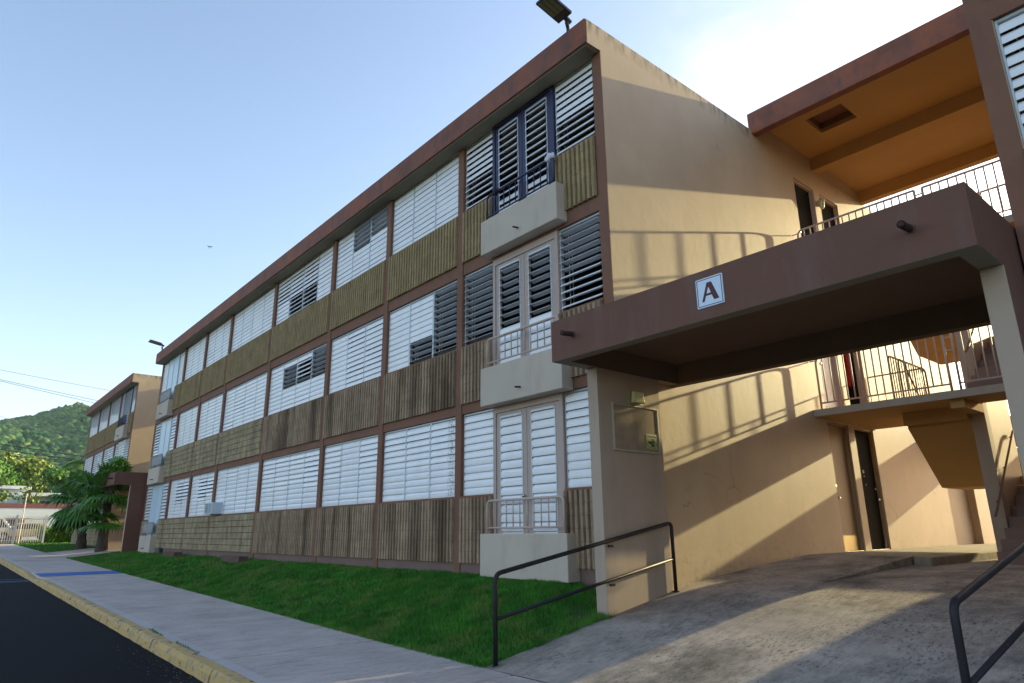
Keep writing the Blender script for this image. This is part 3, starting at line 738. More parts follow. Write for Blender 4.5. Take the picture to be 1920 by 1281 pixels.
# ------------------------------------------------------------------ entrance canopies
def canopy(X, label, rear=False):
    root = empty('entrance_canopy', (X+2.4, 15.2 if rear else -.5, -.5), label, 'canopy', 'entrance canopies')
    if rear:
        # the same canopy turned round at the courtyard side
        m_ = lambda y: DEP-y
        x0, x1 = X+.0015, X+4.85; zb, zt = 2.645, 3.19
        B(x0, x1, m_(-1.3), m_(-1.13), zb, zt).build('fascia', 'canopy_brown', root)
        for a in (x0, x1-.18):
            B(a, a+.18, m_(-1.1295), m_(1.18), zb, zt).build('side_beam', 'canopy_brown', root)
            B(a, a+.18, m_(-.64), m_(.69), -.3, zb-.005).build('pier', 'stucco', root)
        B(x0, x1, m_(1.181), m_(1.35), zb-.01, zt).build('rear_beam', 'canopy_under', root)
        B(x0+.181, x1-.181, m_(-1.129), m_(1.18), 2.945, 3.10).build('ceiling_slab', 'canopy_under', root)
        return root
    x0, x1 = X+.0015, X+4.85; zb, zt = 2.645, 3.19
    mb = MB().box(x0, x1, -1.3, -1.13, zb, zt)
    mb.build('fascia', 'canopy_brown', root, bevel=.004)
    for a, b, q in ((x0, x0+.18, 1), (x1-.18, x1, 0)):
        B(a if q else a+.012, b-.012 if q else b, -1.1295, 1.18, zb, zt).build('side_beam', 'canopy_brown', root)
        B(b-.0115 if q else a, b if q else a+.0115, -1.1295, 1.18, zb+.001, zt-.001).build('beam_lining', 'canopy_under', root)
    B(x0, x1, 1.181, 1.35, zb-.01, zt).build('rear_beam', 'canopy_under', root)
    B(x0+.181, x1-.181, -1.129, 1.18, 2.945, 3.10).build('ceiling_slab', 'canopy_under', root)
    B(x0+.181, x1-.181, -1.1299, -1.118, zb+.001, 2.944).build('beam_lining', 'canopy_under', root)
    # light painted undersides of the edge beams
    MB().box(x0+.002, x1-.002, -1.298, -1.132, zb-.004, zb-.0005).box(x0+.002, x0+.178, -1.128, 1.178, zb-.004, zb-.0005).box(x1-.178, x1-.002, -1.128, 1.178, zb-.004, zb-.0005).build('beam_underside', 'eave', root)
    for a, b, q in ((x0, x0+.18, 1), (x1-.18, x1, 0)):
        pr = B(a, b, -.64, .69, -1.1, zb-.005).build('pier', 'pier_paint', root, bevel=.006)
        if not q: B(b+.0005, b+.003, -.632, .69, -1.1, zb-.005).build('pier_face', 'canopy_brown', pr)
    for xx in (X+.405, X+4.405):
        mb = MB().tube([(xx, -1.29, 2.935), (xx, -1.50, 2.915)], .034, seg=12, cap=False).tube([(xx, -1.50, 2.915), (xx, -1.49, 2.916)], .028, seg=12); mb.build('drain_pipe', 'rust_pipe', root, smooth=True)
        MB().tube([(xx, -1.302, 2.936), (xx, -1.315, 2.935)], .044, seg=12).build('pipe_collar', 'canopy_brown', root)
    return root
canopy(0., 'brown concrete entrance canopy on two piers with an A sign at its front')
canopy(0., 'brown concrete canopy at the courtyard side, glimpsed under the stairs', True)
canopy(X2, 'brown concrete entrance canopy beside the fan palms, left of the long block')
# a stub wall that closes the outer face of the far pier
# ------------------------------------------------------------------ A sign
sg = empty('building_sign', (2.45, -1.31, 2.93), 'white square sign with a dark red letter A on the canopy fascia', 'sign')
tilt = -.02
def rr(w_, h_, r_, y0, y1, cx, cz):
    pts = []
    for sx, sz, a0 in ((1, 1, 0), (-1, 1, 90), (-1, -1, 180), (1, -1, 270)):
        for k in range(5):
            t = R(a0+22.5*k); pts.append((cx+sx*(w_-r_)+r_*math.cos(t), cz+sz*(h_-r_)+r_*math.sin(t)))
    return MB().prism([(p[0], p[1]) for p in pts], 'y', y0, y1)
cx, cz = 2.448, 2.931
rr(.163, .163, .012, -1.312, -1.3005, cx, cz).build('sign_plate', 'sign_white', sg)
fr = MB()
for (a, b, c, d_) in ((-.150, .150, .143, .150), (-.150, .150, -.150, -.143), (-.150, -.143, -.143, .143), (.143, .150, -.143, .143)):
    fr.box(cx+a, cx+b, -1.3145, -1.3122, cz+c, cz+d_)
fr.build('sign_border', 'sign_dark', sg)
A = MB()
A.prism([(cx-.100, cz-.100), (cx-.070, cz-.100), (cx+.005, cz+.105), (cx-.028, cz+.105)], 'y', -1.3142, -1.3122)
A.prism([(cx-.0275, cz+.105), (cx+.0285, cz+.105), (cx+.108, cz-.100), (cx+.045, cz-.100)], 'y', -1.3146, -1.3122)
A.prism([(cx-.066, cz-.040), (cx+.024, cz-.040), (cx+.017, cz-.016), (cx-.058, cz-.016)], 'y', -1.3138, -1.3122)
A.build('letter', 'sign_letter', sg)

# ------------------------------------------------------------------ notice board and lamp on the pier
xb = .1825
nb = empty('notice_board', (xb, .1, 1.85), 'tan notice board with a small yellow-green poster, mounted on the left pier', 'notice board')
B(xb, xb+.018, -.36, .575, 1.56, 2.165).build('board', 'cork', nb)
MB().box(xb, xb+.028, -.385, -.36, 1.535, 2.19).box(xb, xb+.028, .575, .60, 1.535, 2.19).box(xb, xb+.028, -.36, .575, 2.165, 2.19).box(xb, xb+.028, -.36, .575, 1.535, 1.56).build('board_frame', 'board_frame', nb, bevel=.004)
po = B(xb+.019, xb+.022, .30, .54, 1.60, 1.81).build('poster', 'poster_yellow', nb)
mb = MB()
for i in range(14):
    a = .325+random.random()*.15; z = 1.63+random.random()*.10; mb.box(xb+.0222, xb+.0232, a, a+random.uniform(.015, .05), z, z+random.uniform(.01, .03))
mb.box(xb+.0222, xb+.0232, .32, .52, 1.765, 1.785); mb.build('poster_print', 'poster_dark', po)
fx = empty('wall_light', (xb, .1, 2.25), 'square yellowed wall light above the notice board on the pier', 'wall light')
B(xb, xb+.03, -.02, .27, 2.20, 2.40).build('back_plate', 'fixture_plate', fx)
MB().prism([(.0, 2.22), (.25, 2.22), (.22, 2.38), (.03, 2.38)], 'x', xb+.031, xb+.085).build('diffuser', 'lamp_glass', fx, bevel=.012)
f3 = empty('wall_light', (.01, 7.45, 7.75), 'round yellow-glass lamp on the wall between the two top-floor doors', 'wall light')
MB().tube([(.0, 7.46, 7.8), (.05, 7.46, 7.8)], .07, seg=12).build('back_plate', 'board_frame', f3)
MB().tube([(.09, 7.46, 7.66), (.09, 7.46, 7.70), (.09, 7.46, 7.80), (.09, 7.46, 7.86)], .045, seg=12, r1=.075).build('glass_jar', 'lamp_glass', f3, smooth=True)

# ------------------------------------------------------------------ ramp handrails
def ramp_rail(x, label, mir=1):
    root = empty('ramp_handrail', (x, -2.45, -.84), label, 'handrail', 'black handrails of the entrance ramp')
    y0, y1 = -2.45, .70; za, zb_ = .065, .60
    if mir > 0: pass
    fr_ = MB().tube(rounded([(x, y0, -.86), (x, y0, za), (x, y1, zb_), (x, y1, -.33)], .085, 6), .0255, seg=12)
    fr_.build('rail_frame', 'black_rail', root, smooth=True)
    MB().tube([(x, y0, za-.455), (x, y1, zb_-.48)], .020, seg=10).build('lower_rail', 'black_rail', root, smooth=True)
    if mir > 0:
        MB().box(x-.03, x, -.60, -.52, .30, .325).box(x-.03, x, -.60, -.52, -.165, -.14).build('bracket', 'black_rail', root)
    for y, z in ((y0, -.855), (y1, ramp_z(y1)+.002)): MB().tube([(x, y, z), (x, y, z+.012)], .05, seg=12).build('base_flange', 'black_rail', root)
    return root
ramp_rail(.225, 'black tube handrail between the lawn and the ramp, in front of the left pier')
ramp_rail(4.60, 'black tube handrail at the right edge of the ramp, nearest the camera', -1)

# ------------------------------------------------------------------ floodlights on the roof edge
def floodlight(x, y, z, yawd, label, s=1.):
    root = empty('floodlight', (x, y, z), label, 'floodlight', 'LED floodlights on the roof edge')
    T = Matrix.Translation((x, y, z+.24*s)) @ Matrix.Rotation(R(yawd), 4, 'Z') @ Matrix.Rotation(R(-10), 4, 'X')
    def put(mb, name, m, **k):
        mb.v = [tuple(T @ Vector(v)) for v in mb.v]; return mb.build(name, m, root, **k)
    MB().tube([(x, y, z-.02), (x, y, z+.12*s)], .030*s, seg=10).tube([(x, y, z+.10*s), (x, y-.03, z+.20*s)], .034*s, seg=10).build('bracket', 'lamp_body', root, smooth=True)
    # head points away from the building (-Y local), lit face down
    put(B(-.16*s, .16*s, -.60*s, -.06*s, -.0, .055*s), 'housing', 'lamp_body', bevel=.008)
    put(MB().tube([(0, -.07*s, .03*s), (0, .06*s, .0)], .045*s, seg=10), 'knuckle', 'lamp_body')
    for k in range(3):
        xa = (-.135+.093*k)*s; put(B(xa, xa+.078*s, -.575*s, -.22*s, -.006*s, -.0005), 'led_panel', 'led_glass')
    fin = MB()
    for k in range(9): fin.box((-.15+.035*k)*s, (-.145+.035*k)*s, -.58*s, -.1*s, .0555*s, .08*s)
    put(fin, 'cooling_fins', 'lamp_body'); return root
floodlight(-.42, -.30, 8.655, 0, 'large LED floodlight standing at the near corner of the roof', 1.0)
floodlight(-26.9, -.30, 8.655, 0, 'small LED floodlight at the far left end of the roof', 1.0)

# ------------------------------------------------------------------ small things on the facade
ac = empty('air_conditioner', (-17.4, -.1, 1.15), 'small white window air conditioner in the ground floor louvres', 'air conditioner')
B(-17.75, -17.05, -.30, .05, 1.13, 1.50).build('casing', 'ac_white', ac, bevel=.01)
g = MB()
for i in range(9): g.box(-17.72, -17.42, -.308, -.3005, 1.17+i*.034, 1.185+i*.034)
g.build('grille', 'lamp_body', ac)
B(-17.36, -17.10, -.306, -.3005, 1.17, 1.46).build('vent_panel', 'slat_grey', ac)
def cloth(name, pts, r, m, label, cat):
    bm = bmesh.new(); bmesh.ops.create_icosphere(bm, subdivisions=3, radius=1)
    for v in bm.verts:
        n = math.sin(v.co.x*5+v.co.z*3)*.12+math.sin(v.co.y*7+v.co.x*4)*.08
        v.co = Vector((v.co.x*r[0], v.co.y*r[1], v.co.z*r[2]))*(1+n)+Vector(pts)
    me = bpy.data.meshes.new(name); bm.to_mesh(me); bm.free(); me.materials.append(MAT[m])
    me.polygons.foreach_set('use_smooth', [True]*len(me.polygons))
    o = bpy.data.objects.new(name, me); col.objects.link(o); tag(o, label, cat); return o
cloth('folded_cloth', (-1.08, -.17, 6.63), (.12, .05, .075), 'white_cloth', 'pale white cloth laid over the right end of the navy top-floor balcony rail', 'cloth')
cloth('folded_cloth', (-2.55, -.16, 6.60), (.10, .06, .07), 'black_cloth', 'black and white cloth hanging at the left end of the navy top-floor balcony rail', 'cloth')
cloth('red_garment', (-.22, 8.30, 4.2), (.06, .12, .62), 'red_cloth', 'red garment hanging inside the open second-floor doorway', 'garment')
B(-.52, -.25, 7.75, 8.2, 2.79, 3.2).build('storage_box', 'board_frame', None); tag(bpy.data.objects['storage_box'], 'pale box on the floor inside the open second-floor doorway', 'box')
for i, (x, lab) in enumerate(((-20.3, 'brown concrete block lying on the lawn under the pale panels, farther one'), (-13.9, 'brown concrete block lying on the lawn by the wall, nearer one'))):
    o = MB().box(x-.75, x+.75, -.62, -.38, lawn_z(x, -.5)-.03, lawn_z(x, -.5)+.17).build('concrete_block', 'block_brown', bevel=.01); tag(o, lab, 'concrete block')
o = MB().tube([(-23.7, -.06, -.25), (-23.7, -.06, .02)], .09, seg=10).build('drain_stub', 'pipe_blue'); tag(o, 'short dark blue pipe stub at the foot of the wall near the far balcony', 'pipe')

# ------------------------------------------------------------------ grass
def blades(n, xr, yr, h, wd, name, label, zf, m='grass_blade', ok=None):
    x = rng.uniform(*xr, n); y = rng.uniform(*yr, n)
    if ok is not None: k = ok(x, y); x, y = x[k], y[k]; n = len(x)
    z = np.array([zf(a, b) for a, b in zip(x, y)])
    # clumpy heights
    cl = .85+.2*np.sin(x*3.1+np.sin(y*4.)*1.3)*np.sin(y*5.3+x*1.7)+.2*np.sin(x*11.)*np.sin(y*13.)
    hh = h*rng.uniform(.45, 1.25, n)*np.clip(cl, .35, 1.5); a = rng.uniform(0, 2*np.pi, n); ww = wd*rng.uniform(.7, 1.3, n)
    lx, ly = rng.normal(0, .45, n)*hh, rng.normal(0, .45, n)*hh
    dx, dy = np.cos(a)*ww/2, np.sin(a)*ww/2
    V = np.stack([np.stack([x-dx, y-dy, z], 1), np.stack([x+dx, y+dy, z], 1),
                  np.stack([x+dx*.7+lx*.4, y+dy*.7+ly*.4, z+hh*.6], 1), np.stack([x-dx*.7+lx*.4, y-dy*.7+ly*.4, z+hh*.6], 1),
                  np.stack([x+lx*1.1, y+ly*1.1, z+hh], 1)], 1).reshape(-1, 3)
    i = np.arange(n)*5
    F = np.concatenate([np.stack([i, i+1, i+2], 1), np.stack([i, i+2, i+3], 1), np.stack([i+3, i+2, i+4], 1)])
    o = fast_mesh(name, V, F, m); tag(o, label, 'grass', kind='stuff'); return o
lz = lambda x, y: lawn_z(x, y)-.004
blades(75000, (-4.5, .19), (-2.6, -.02), .075, .0075, 'grass', 'short green lawn grass nearest the ramp', lz, ok=lambda x, y: (x < -.01) | (y < -.66))
blades(65000, (-13, -4.5), (-2.58, -.02), .072, .013, 'grass', 'short green lawn grass along the middle of the long block', lz)
blades(60000, (-33, -13), (-2.58, -.02), .07, .022, 'grass', 'short green lawn grass toward the palms', lz, ok=lambda x, y: ~((x > X2-2.2) & (x < X2+GAP-.5)))
blades(30000, (-62, -34.8), (-2.58, 2.5), .07, .045, 'grass', 'sunlit lawn grass by the far fence', lz, 'grass_blade')
blades(1500, (-6, 4.), (-4.60, -4.57), .05, .007, 'weeds', 'thin weeds growing along the kerb joint', lambda x, y: zw(x)-.01, ok=lambda x, y: np.sin(x*3.7)+np.sin(x*1.3) > .55)
blades(420, (.0, .21), (-.74, -.55), .13, .007, 'weeds', 'small weeds at the foot of the left pier', lambda x, y: ramp_z(y)-.03)
def litter(n, name, label, m, xr, yr, size, zf):
    V = []; F = []
    for k in range(n):
        x = random.gauss((xr[0]+xr[1])/2, (xr[1]-xr[0])/4); y = yr[1]-abs(random.gauss(0, (yr[1]-yr[0])/2)); a = random.uniform(0, 6.28); s_ = size*random.uniform(.4, 1.4)
        z = zf(x)+.004; i = len(V); c_, s2 = math.cos(a)*s_, math.sin(a)*s_
        V += [(x-c_, y-s2, z), (x+s2*.4, y-c_*.4, z+.004), (x+c_, y+s2, z+.002), (x-s2*.4, y+c_*.4, z+.006)]; F.append((i, i+1, i+2, i+3))
    tag(fast_mesh(name, V, F, m), label, 'litter', kind='stuff')
litter(110, 'leaf_litter', 'pale dry bits scattered on the asphalt beside the kerb', 'kerb_mossy', (-4.5, -.5), (-5.2, -4.80), .012, lambda x: zw(x)-.13)
litter(160, 'leaf_litter', 'dark bits and small leaves scattered over the ramp', 'groove_dark', (.4, 4.4), (-2.4, -.2), .012, lambda x: -.5) if False else None
# tall bank of sunlit greenery beyond the fence
blades(16000, (-58, -53), (-.4, 12), 1.1, .09, 'shrubs', 'bright sunlit shrubs and tall grass behind the palms', lambda x, y: .1, 'grass_sun')

# ------------------------------------------------------------------ fan palms
def fan_palm(x, y, h, rad, nf, seed, label, lean=(0, 0), leaf='palm_leaf', low=0):
    rnd = random.Random(seed); z0 = lawn_z(x, y) if x > -60 else .15
    root = empty('fan_palm', (x, y, z0), label, 'palm tree', 'fan palms on the lawn')
    top = Vector((x+lean[0], y+lean[1], z0+h)); mb = MB(); K = 16; pts = []
    for i in range(K+1):
        t = i/K; pts.append((Vector((x, y, z0-.05))*(1-t)+top*t, .13*(1-t)**3+.15+(.015 if i % 2 else 0)+(.03 if t > .8 else 0)))
    n0 = 0
    for p, r_ in pts:
        for k in range(12):
            a = 2*math.pi*k/12; q = r_*(1+rnd.uniform(-.07, .07)); mb.v.append((p.x+q*math.cos(a), p.y+q*math.sin(a), p.z))
    for i in range(K):
        for k in range(12): a = i*12+k; b = i*12+(k+1) % 12; mb.f.append((a, b, b+12, a+12))
    mb.build('trunk', 'palm_trunk', root)
    for j in range(nf):
        az = rnd.uniform(0, 2*math.pi); el = R(rnd.choice([-38, -20, -5, 12, 28, 45, 62, 78])+rnd.uniform(-8, 8))
        pl = rad*rnd.uniform(.42, .62); L = rad*rnd.uniform(.50, .70)
        d = Vector((math.cos(az)*math.cos(el), math.sin(az)*math.cos(el), math.sin(el)))
        side = Vector((-math.sin(az), math.cos(az), 0)); nrm = d.cross(side)
        s = top+Vector((0, 0, rnd.uniform(-.25, .15)))
        if j < low:
            az = R(-70+140*j/max(1, low-1))-.9; el = R(25-40*(j % 2)); d = Vector((math.cos(az)*math.cos(el), math.sin(az)*math.cos(el), math.sin(el)))
            side = Vector((-math.sin(az), math.cos(az), 0)); nrm = d.cross(side); s = Vector((x, y, z0+h*.52)); pl = .38; L = .85
        hub = s+d*pl+Vector((0, 0, -.10*pl*math.cos(el)))
        mb = MB().tube([s, (s+hub)/2+Vector((0, 0, .04)), hub], .016, seg=5, r1=.009)
        ns = 26
        for k in range(ns):
            a = R(-128+256*k/(ns-1)); sd = (d*math.cos(a)+side*math.sin(a)).normalized()
            ln = L*(1-.30*abs(a)/R(128))*rnd.uniform(.9, 1.08); wv = nrm.cross(sd).normalized()
            p0 = hub+sd*.02; droop = rnd.uniform(.16, .34)
            p1 = hub+sd*ln*.5+nrm*(.03*math.sin(k*math.pi))-Vector((0, 0, ln*.05)); p2 = hub+sd*ln*.8-Vector((0, 0, ln*droop*.55)); p3 = hub+sd*ln-Vector((0, 0, ln*droop*1.5))
            ww = ln*.072; fold = nrm*(.35*ww)
            n = len(mb.v)
            mb.v += [tuple(p0-wv*.006), tuple(p0+wv*.006), tuple(p1-wv*ww), tuple(p1+fold), tuple(p1+wv*ww), tuple(p2-wv*ww*.6), tuple(p2+fold*.4), tuple(p2+wv*ww*.6), tuple(p3)]
            mb.f += [(n, n+3, n+2), (n, n+1, n+3), (n+1, n+4, n+3), (n+2, n+3, n+6, n+5), (n+3, n+4, n+7, n+6), (n+5, n+6, n+8), (n+6, n+7, n+8)]
        mb.build('frond', leaf if rnd.random() < .75 else 'palm_leaf_light', root)
    return root
fan_palm(-30.1, -1.0, 2.75, 1.55, 34, 3, 'right fan palm with a thick dark trunk, in front of the left canopy', low=6)
fan_palm(-35.2, -1.05, 2.45, 1.85, 38, 5, 'left fan palm with wide drooping fronds, nearer the fence', lean=(-.2, -.1))

# ------------------------------------------------------------------ fence, gate, wall, cars and houses beyond
fn = empty('picket_fence', (-52, -3.5, .05), 'cream metal picket fence across the end of the path', 'fence')
yy = -6.6; i = 0
while yy < -.95:
    zb_ = .06+.04*max(0, (yy+3.2)/2); o = MB().prism([(yy, zb_), (yy+.055, zb_), (yy+.055, 1.76), (yy+.0275, 1.84), (yy, 1.76)], 'x', -52.02, -51.98).build('picket', 'fence_white', fn)
    yy += .135
B(-52.06, -52.021, -6.7, -.95, 1.60, 1.65).build('rail', 'fence_white', fn); B(-52.06, -52.021, -6.7, -.95, .20, .25).build('rail', 'fence_white', fn)
for y_ in (-2.62, -.95, -4.4): B(-52.08, -51.96, y_, y_+.11, -.02, 1.9).build('post', 'fence_white', fn)
pp = MB().tube([(-51.9, -2.28, 0), (-51.9, -2.28, 3.35)], .035, seg=8).build('pole', 'fence_white'); tag(pp, 'thin white pole rising behind the picket fence', 'pole')
wl2 = empty('boundary_wall', (-72, 0, 0), 'white boundary wall with a brown coping behind the fence', 'wall')
B(-72.3, -72, -30, 6.0, -.1, 3.0).build('wall', 'white_wall', wl2); B(-72.35, -71.95, -30.05, 6.05, 3.001, 3.42).build('coping', 'coping_brown', wl2)
cp = empty('carport', (-66, -3, 0), 'low reddish brown carport opening behind the parked cars', 'carport')
B(-69.5, -69.3, -12, -.6, .1, 1.95).build('rear_wall', 'carport', cp); B(-69.6, -65.4, -12.2, -.4, 1.951, 2.08).build('roof', 'white_wall', cp)
for y_ in (-11.9, -8, -4.4, -.6): B(-65.6, -65.45, y_, y_+.14, .1, 1.95).build('post', 'fence_white', cp)
def car(x, y, m, label, van=False):
    """side-on to the viewer: its length runs along y"""
    root = empty('parked_car', (x, y, .16), label, 'car', 'cars parked behind the fence'); z = .16
    L = 2.1; hgt = 1.75 if van else 1.32
    prof = [(-L, .32), (-L, .82), (-L*.62, .95), (-L*.38, hgt), (L*.55, hgt), (L*.85, .98), (L, .9), (L, .32)] if van else [(-L, .30), (-L, .70), (-L*.5, .82), (-L*.22, hgt), (L*.42, hgt), (L*.78, .86), (L, .80), (L, .30)]
    MB().prism([(y+a, z+b) for a, b in prof], 'x', x-.85, x+.85).build('body', m, root, bevel=.06)
    MB().prism([(y+a, z+b) for a, b in ([(-L*.55, 1.0), (-L*.36, hgt-.12), (L*.5, hgt-.12), (L*.74, 1.0)] if van else [(-L*.42, .86), (-L*.2, hgt-.1), (L*.38, hgt-.1), (L*.66, .88)])], 'x', x-.856, x+.856).build('window', 'car_glass', root)
    for a in (-1.3, 1.3):
        MB().tube([(x-.87, y+a, z+.32), (x+.87, y+a, z+.32)], .32, seg=16).build('wheel', 'tyre', root)
        MB().tube([(x+.871, y+a, z+.32), (x+.885, y+a, z+.32)], .19, seg=12).build('rim', 'steel', root)
    for a in (-L-.005, L-.015): B(x-.7, x-.45, y+a, y+a+.02, z+.6, z+.72).box(x+.45, x+.7, y+a, y+a+.02, z+.6, z+.72).build('lights', 'lamp_glass', root)
car(-61.5, -3.9, 'car_white', 'white van parked behind the picket fence', True)
car(-59.5, -1.4, 'car_tan', 'tan car parked behind the right end of the picket fence')
def house(x, y0, y1, z1, name_label, roofm='house_white', dep=8):
    root = empty('house', (x, (y0+y1)/2, 0), name_label, 'house')
    B(x-dep, x, y0, y1, -.1, z1-.35).build('wall', 'house_shadow' if dep == 9 else 'white_wall', root)  # on the lower house a dark wall colour stands in for porch shade
    B(x-dep-.3, x+.5, y0-.5, y1+.5, z1-.349, z1).build('roof', roofm, root)
    n = max(2, int((y1-y0)/2.4))
    for i in range(n):
        yy = y0+.6+(y1-y0-1.2)*i/n; f_ = B(x+.001, x+.04, yy, yy+1.1, z1-1.7, z1-.8).build('window', 'house_shadow', root)
        B(x+.041, x+.05, yy+.06, yy+1.04, z1-1.64, z1-.86).build('pane', 'car_glass', f_)
house(-88, -9, .6, 5.9, 'white flat-roofed house with a broad roof edge at the far left', dep=8)
house(-84, 1.0, 8.6, 5.0, 'lower white house with porch shade painted into its dark wall, behind the boundary wall', dep=9)
house(-112, 7.5, 15, 9.0, 'small white house among the trees below the hill')

# ------------------------------------------------------------------ trees
def leaf_cloud(name, blobs, n, size, m, parent):
    """blobs: (center, radii); leaf-sized quads scattered near blob shells"""
    V = []; ctr = np.array([b[0] for b in blobs]); rad = np.array([b[1] for b in blobs])
    k = rng.integers(0, len(blobs), n); d = rng.normal(size=(n, 3)); d /= np.linalg.norm(d, axis=1)[:, None]
    r_ = rng.uniform(.55, 1.08, n)**.6
    P_ = ctr[k]+d*rad[k]*r_[:, None]
    a = rng.normal(size=(n, 3)); a /= np.linalg.norm(a, axis=1)[:, None]; b = np.cross(a, d+rng.normal(size=(n, 3))*.5); b /= np.linalg.norm(b, axis=1)[:, None]+1e-9
    s = size*rng.uniform(.6, 1.3, n)[:, None]
    V = np.stack([P_-a*s, P_-b*s*.6, P_+a*s, P_+b*s*.6], 1).reshape(-1, 3); i = np.arange(n)*4
    F = np.stack([i, i+1, i+2, i+3], 1)
    return fast_mesh(name, V-np.array(org(parent)), F, m, parent)
def tree(x, y, h, cr_, m, label, n=2600, size=.22, z0=.0, nb=9):
    root = empty('broadleaf_tree', (x, y, z0), label, 'tree', 'trees below the hill')
    mb = MB().tube([(x, y, z0), (x+.1, y, z0+h*.35), (x+.05, y+.1, z0+h*.7)], .16, seg=8, r1=.06); blobs = []
    for k in range(nb):
        a = random.uniform(0, 6.28); rr_ = cr_*random.uniform(.2, .75); zz = z0+h*random.uniform(.48, .92)
        c = (x+rr_*math.cos(a), y+rr_*math.sin(a), zz); q = cr_*random.uniform(.28, .5); blobs.append((c, (q, q, q*.75)))
        mb.tube([(x+.05, y+.05, z0+h*.45), c], .05, seg=5, r1=.015)
    mb.build('trunk', 'palm_trunk', root); leaf_cloud('crown', blobs, n, size, m, root); return root
tree(-79, .2, 6.5, 1.8, 'leaf_yellow', 'thin yellow-green tree in front of the white houses', 330, .16, 0, 12)
tree(-78.5, -2.6, 6.6, 1.6, 'leaf_yellow', 'small yellow-green tree at the left edge in front of the flat roof', 420, .17)
tree(-103, 6.5, 9.6, 3.2, 'leaf_green', 'round green tree behind the lower white house', 3500, .22)
tree(-100, -3, 10.5, 4.5, 'leaf_green', 'broad green tree behind the flat-roofed house', 4500, .25)
tree(-118, 2, 12, 5, 'leaf_yellow', 'tall bright green tree above the roofs', 4500, .28)
tree(-125, 11, 11.5, 5, 'leaf_yellow', 'bright yellow-green tree right of the small white house', 4500, .28)
tree(-140, -8, 14, 6, 'leaf_olive', 'wide olive tree at the left below the hill', 4500, .34)
tree(-150, 6, 15, 6.5, 'leaf_olive', 'wide olive tree in the middle below the hill', 5000, .36)
tree(-6, 40, 5.5, 3.0, 'leaf_green', 'leafy green tree in the rear courtyard, seen past the stair wall', 3500, .2)
tree(-1.5, 46, 5.0, 2.6, 'leaf_green', 'lower green tree behind the courtyard, right of the leafy one', 2500, .2)
tree(-82, 6.8, 4.6, 1.8, 'leaf_yellow', 'low bright shrub-like tree by the far palm', 2600, .15)
def feather_palm(x, y, h, rad, label, m='palm_leaf_light'):
    root = empty('feather_palm', (x, y, .1), label, 'palm tree', 'feather palms beyond the wall')
    MB().tube([(x, y, .1), (x+.15, y+.1, h*.5), (x+.1, y, h)], .17, seg=8, r1=.10).build('trunk', 'palm_trunk', root); top = Vector((x+.1, y, h))
    for j in range(20):
        az = random.uniform(0, 6.28); el = R(random.uniform(5, 75)); d = Vector((math.cos(az), math.sin(az), 0)); mb = MB(); pts = []
        for k in range(9):
            t = k/8; pts.append(top+d*rad*t*math.cos(el*(1-.3*t))+Vector((0, 0, rad*(math.sin(el)*t-1.05*t*t))))
        mb.tube(pts, .03, seg=4, r1=.008); side = Vector((-d.y, d.x, 0))
        for k in range(26):
            t = .12+.86*k/25; i0 = min(7, int(t*8)); p = pts[i0].lerp(pts[i0+1], t*8-i0); ln = rad*.30*math.sin(math.pi*min(1, t*.85+.15))+.1
            for s_ in (-1, 1):
                e = p+side*s_*ln*.8+d*ln*.45-Vector((0, 0, ln*.45)); q = d*.035
                n = len(mb.v); mb.v += [tuple(p-q), tuple(p+q), tuple(e)]; mb.f.append((n, n+1, n+2))
        mb.build('frond', m if j % 3 else 'leaf_green', root)
feather_palm(-77, 4.4, 7.6, 3.0, 'tall feather palm with arching fronds beside the left block')
feather_palm(-105, 8.6, 9.4, 3.6, 'feather palm with bright yellow fronds behind the roofs', 'leaf_yellow')

# ------------------------------------------------------------------ hill with its forest
def ridge(y):
    return float(np.interp(y, [-900, -500, -250, -120, -40, 0, 25, 47, 61, 73, 85, 103, 160, 300, 520, 900], [30, 44, 62, 78, 83, 84, 88, 95, 103, 108, 104, 93, 78, 62, 40, 15]))
def hill_z(x, y):
    t = np.clip((-x-230)/470., 0, 1); s = t*t*(3-2*t)
    back = np.clip((-x-700)/500., 0, 1)
    return ridge(y)*(.10*min(1, t*6)+.90*s**1.15)*(1-.75*back) + 5*math.sin(y*.055+x*.01)*s*(1-s)*2 + 3.*math.sin(x*.045)*s*(1-s)*2 - 1
xs = np.linspace(-1200, -225, 66); ysh = np.linspace(-900, 900, 130)
surf('hill', list(xs), list(ysh), hill_z, 'hill_soil')
bm = bmesh.new(); bmesh.ops.create_icosphere(bm, subdivisions=1, radius=1); IV = np.array([v.co[:] for v in bm.verts]); IF = np.array([[v.index for v in f.verts] for f in bm.faces]); bm.free()
def crowns(n, xr, yr, rr_, name, label, m):
    x = rng.uniform(*xr, n); y = rng.uniform(*yr, n); V = []; F = []
    for k in range(n):
        r_ = rng.uniform(*rr_); z = hill_z(x[k], y[k])+r_*.35
        q = IV*(1+rng.uniform(-.38, .38, (len(IV), 1)))*np.array([r_, r_, r_*rng.uniform(.7, 1.15)])
        V.append(q+np.array([x[k], y[k], z])); F.append(IF+len(IV)*k)
    o = fast_mesh(name, np.concatenate(V), np.concatenate(F), m); tag(o, label, 'forest', kind='stuff'); return o
crowns(21000, (-712, -235), (-120, 205), (1.3, 3.4), 'forest', 'dense dark green forest covering the hill', 'forest')
crowns(2500, (-300, -160), (-60, 70), (1.0, 2.6), 'forest', 'brighter treetops at the foot of the hill', 'leaf_green')

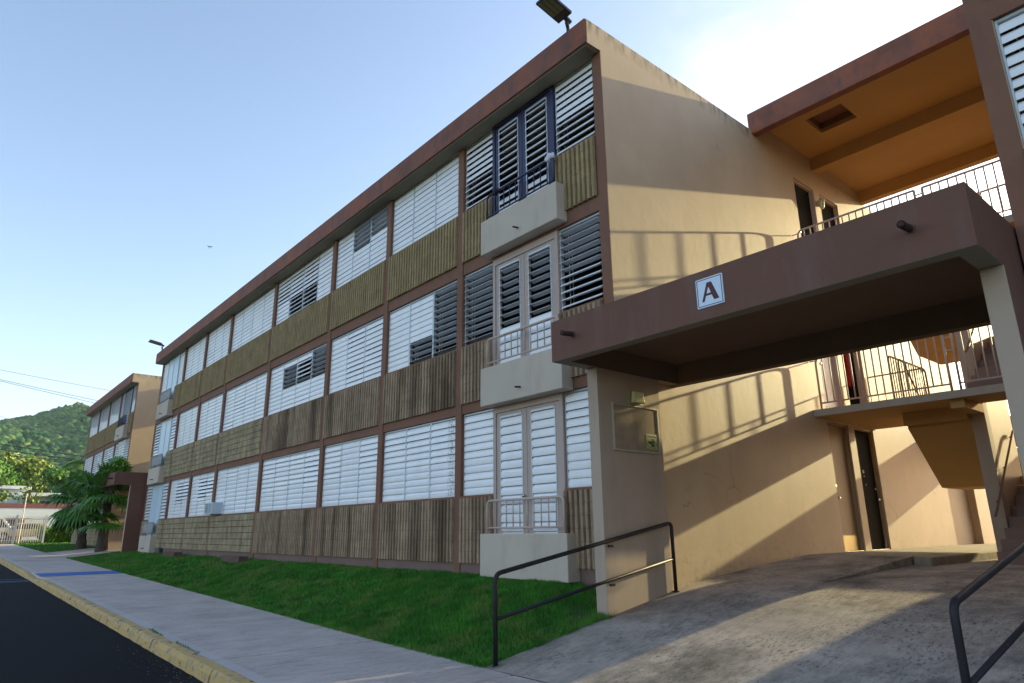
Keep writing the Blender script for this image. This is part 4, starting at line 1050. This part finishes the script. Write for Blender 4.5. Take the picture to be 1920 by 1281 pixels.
# ------------------------------------------------------------------ cables
def cable(p, q, sag, r_, m, label):
    p, q = Vector(p), Vector(q); pts = []
    for k in range(25):
        t = k/24; v = p.lerp(q, t); v.z -= sag*4*t*(1-t); pts.append(v)
    o = MB().tube(pts, r_, seg=5).build('power_cable', m); tag(o, label, 'cable', 'overhead power cables')
def ext(a, b, f0, f1):
    a, b = Vector(a), Vector(b); return a+(b-a)*f0, a+(b-a)*f1
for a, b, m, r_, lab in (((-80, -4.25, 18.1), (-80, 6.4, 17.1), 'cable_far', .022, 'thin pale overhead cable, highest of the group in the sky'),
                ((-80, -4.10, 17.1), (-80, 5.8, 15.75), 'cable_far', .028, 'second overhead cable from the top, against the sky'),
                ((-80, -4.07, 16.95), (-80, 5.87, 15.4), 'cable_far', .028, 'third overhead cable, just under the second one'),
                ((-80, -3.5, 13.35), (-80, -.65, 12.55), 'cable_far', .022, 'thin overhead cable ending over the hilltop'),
                ((-80, -3.05, 10.5), (-80, 4.35, 9.65), 'cable', .045, 'dark overhead cable in front of the hill, upper one'),
                ((-80, -2.95, 9.95), (-80, 4.4, 9.2), 'cable', .045, 'dark overhead cable in front of the hill, middle one'),
                ((-80, -2.87, 9.4), (-80, 4.43, 9.08), 'cable', .035, 'dark overhead cable in front of the hill, lowest one')):
    p, q = ext(a, b, -2.5, 3.2); cable(p, q, .9, r_, m, lab)

# ------------------------------------------------------------------ bird
bd = empty('bird', (-101.1, 20, 45.06), 'small dark bird gliding in the sky left of the block', 'bird')
c0 = Vector((-101.1, 20, 45.06)); rv = Vector(r2); uv = Vector((0, 0, 1)); fv = Vector((-.4, -.2, .1))
def pt(a, b, c=0): return tuple(c0+rv*a+uv*b+Vector((.5, .5, 0))*c)
mb = MB().tube([pt(.10, -.32, .1), pt(.05, -.18), pt(-.02, .0), pt(-.06, .12, -.1)], .03, seg=8, r1=.05); mb.build('body', 'black', bd, smooth=True)
mb = MB()
for s_, tip in ((-1, (-.42, .22)), (1, (.48, .02))):
    for lift in (0, .02):
        mb.quad(pt(0, .06-lift), pt(tip[0]*.5, tip[1]*.6+.08-lift, .1), pt(tip[0], tip[1]-lift, .25), pt(tip[0]*.4, tip[1]*.3-.08-lift))
mb.build('wings', 'black', bd)

# ------------------------------------------------------------------ haze
hz = MB().box(-1260, 300, -960, 960, -3, 125).build('haze', 'stucco'); hz.data.materials.clear()
hm = bpy.data.materials.new('haze'); hm.use_nodes = True; hm.node_tree.nodes.clear()
ho = hm.node_tree.nodes.new('ShaderNodeOutputMaterial'); pv = hm.node_tree.nodes.new('ShaderNodeVolumePrincipled')
pv.inputs['Color'].default_value = (.75, .86, 1, 1); pv.inputs['Density'].default_value = .00012; pv.inputs['Anisotropy'].default_value = .2
hm.node_tree.links.new(pv.outputs[0], ho.inputs['Volume']); hz.data.materials.append(hm); tag(hz, kind='stuff')
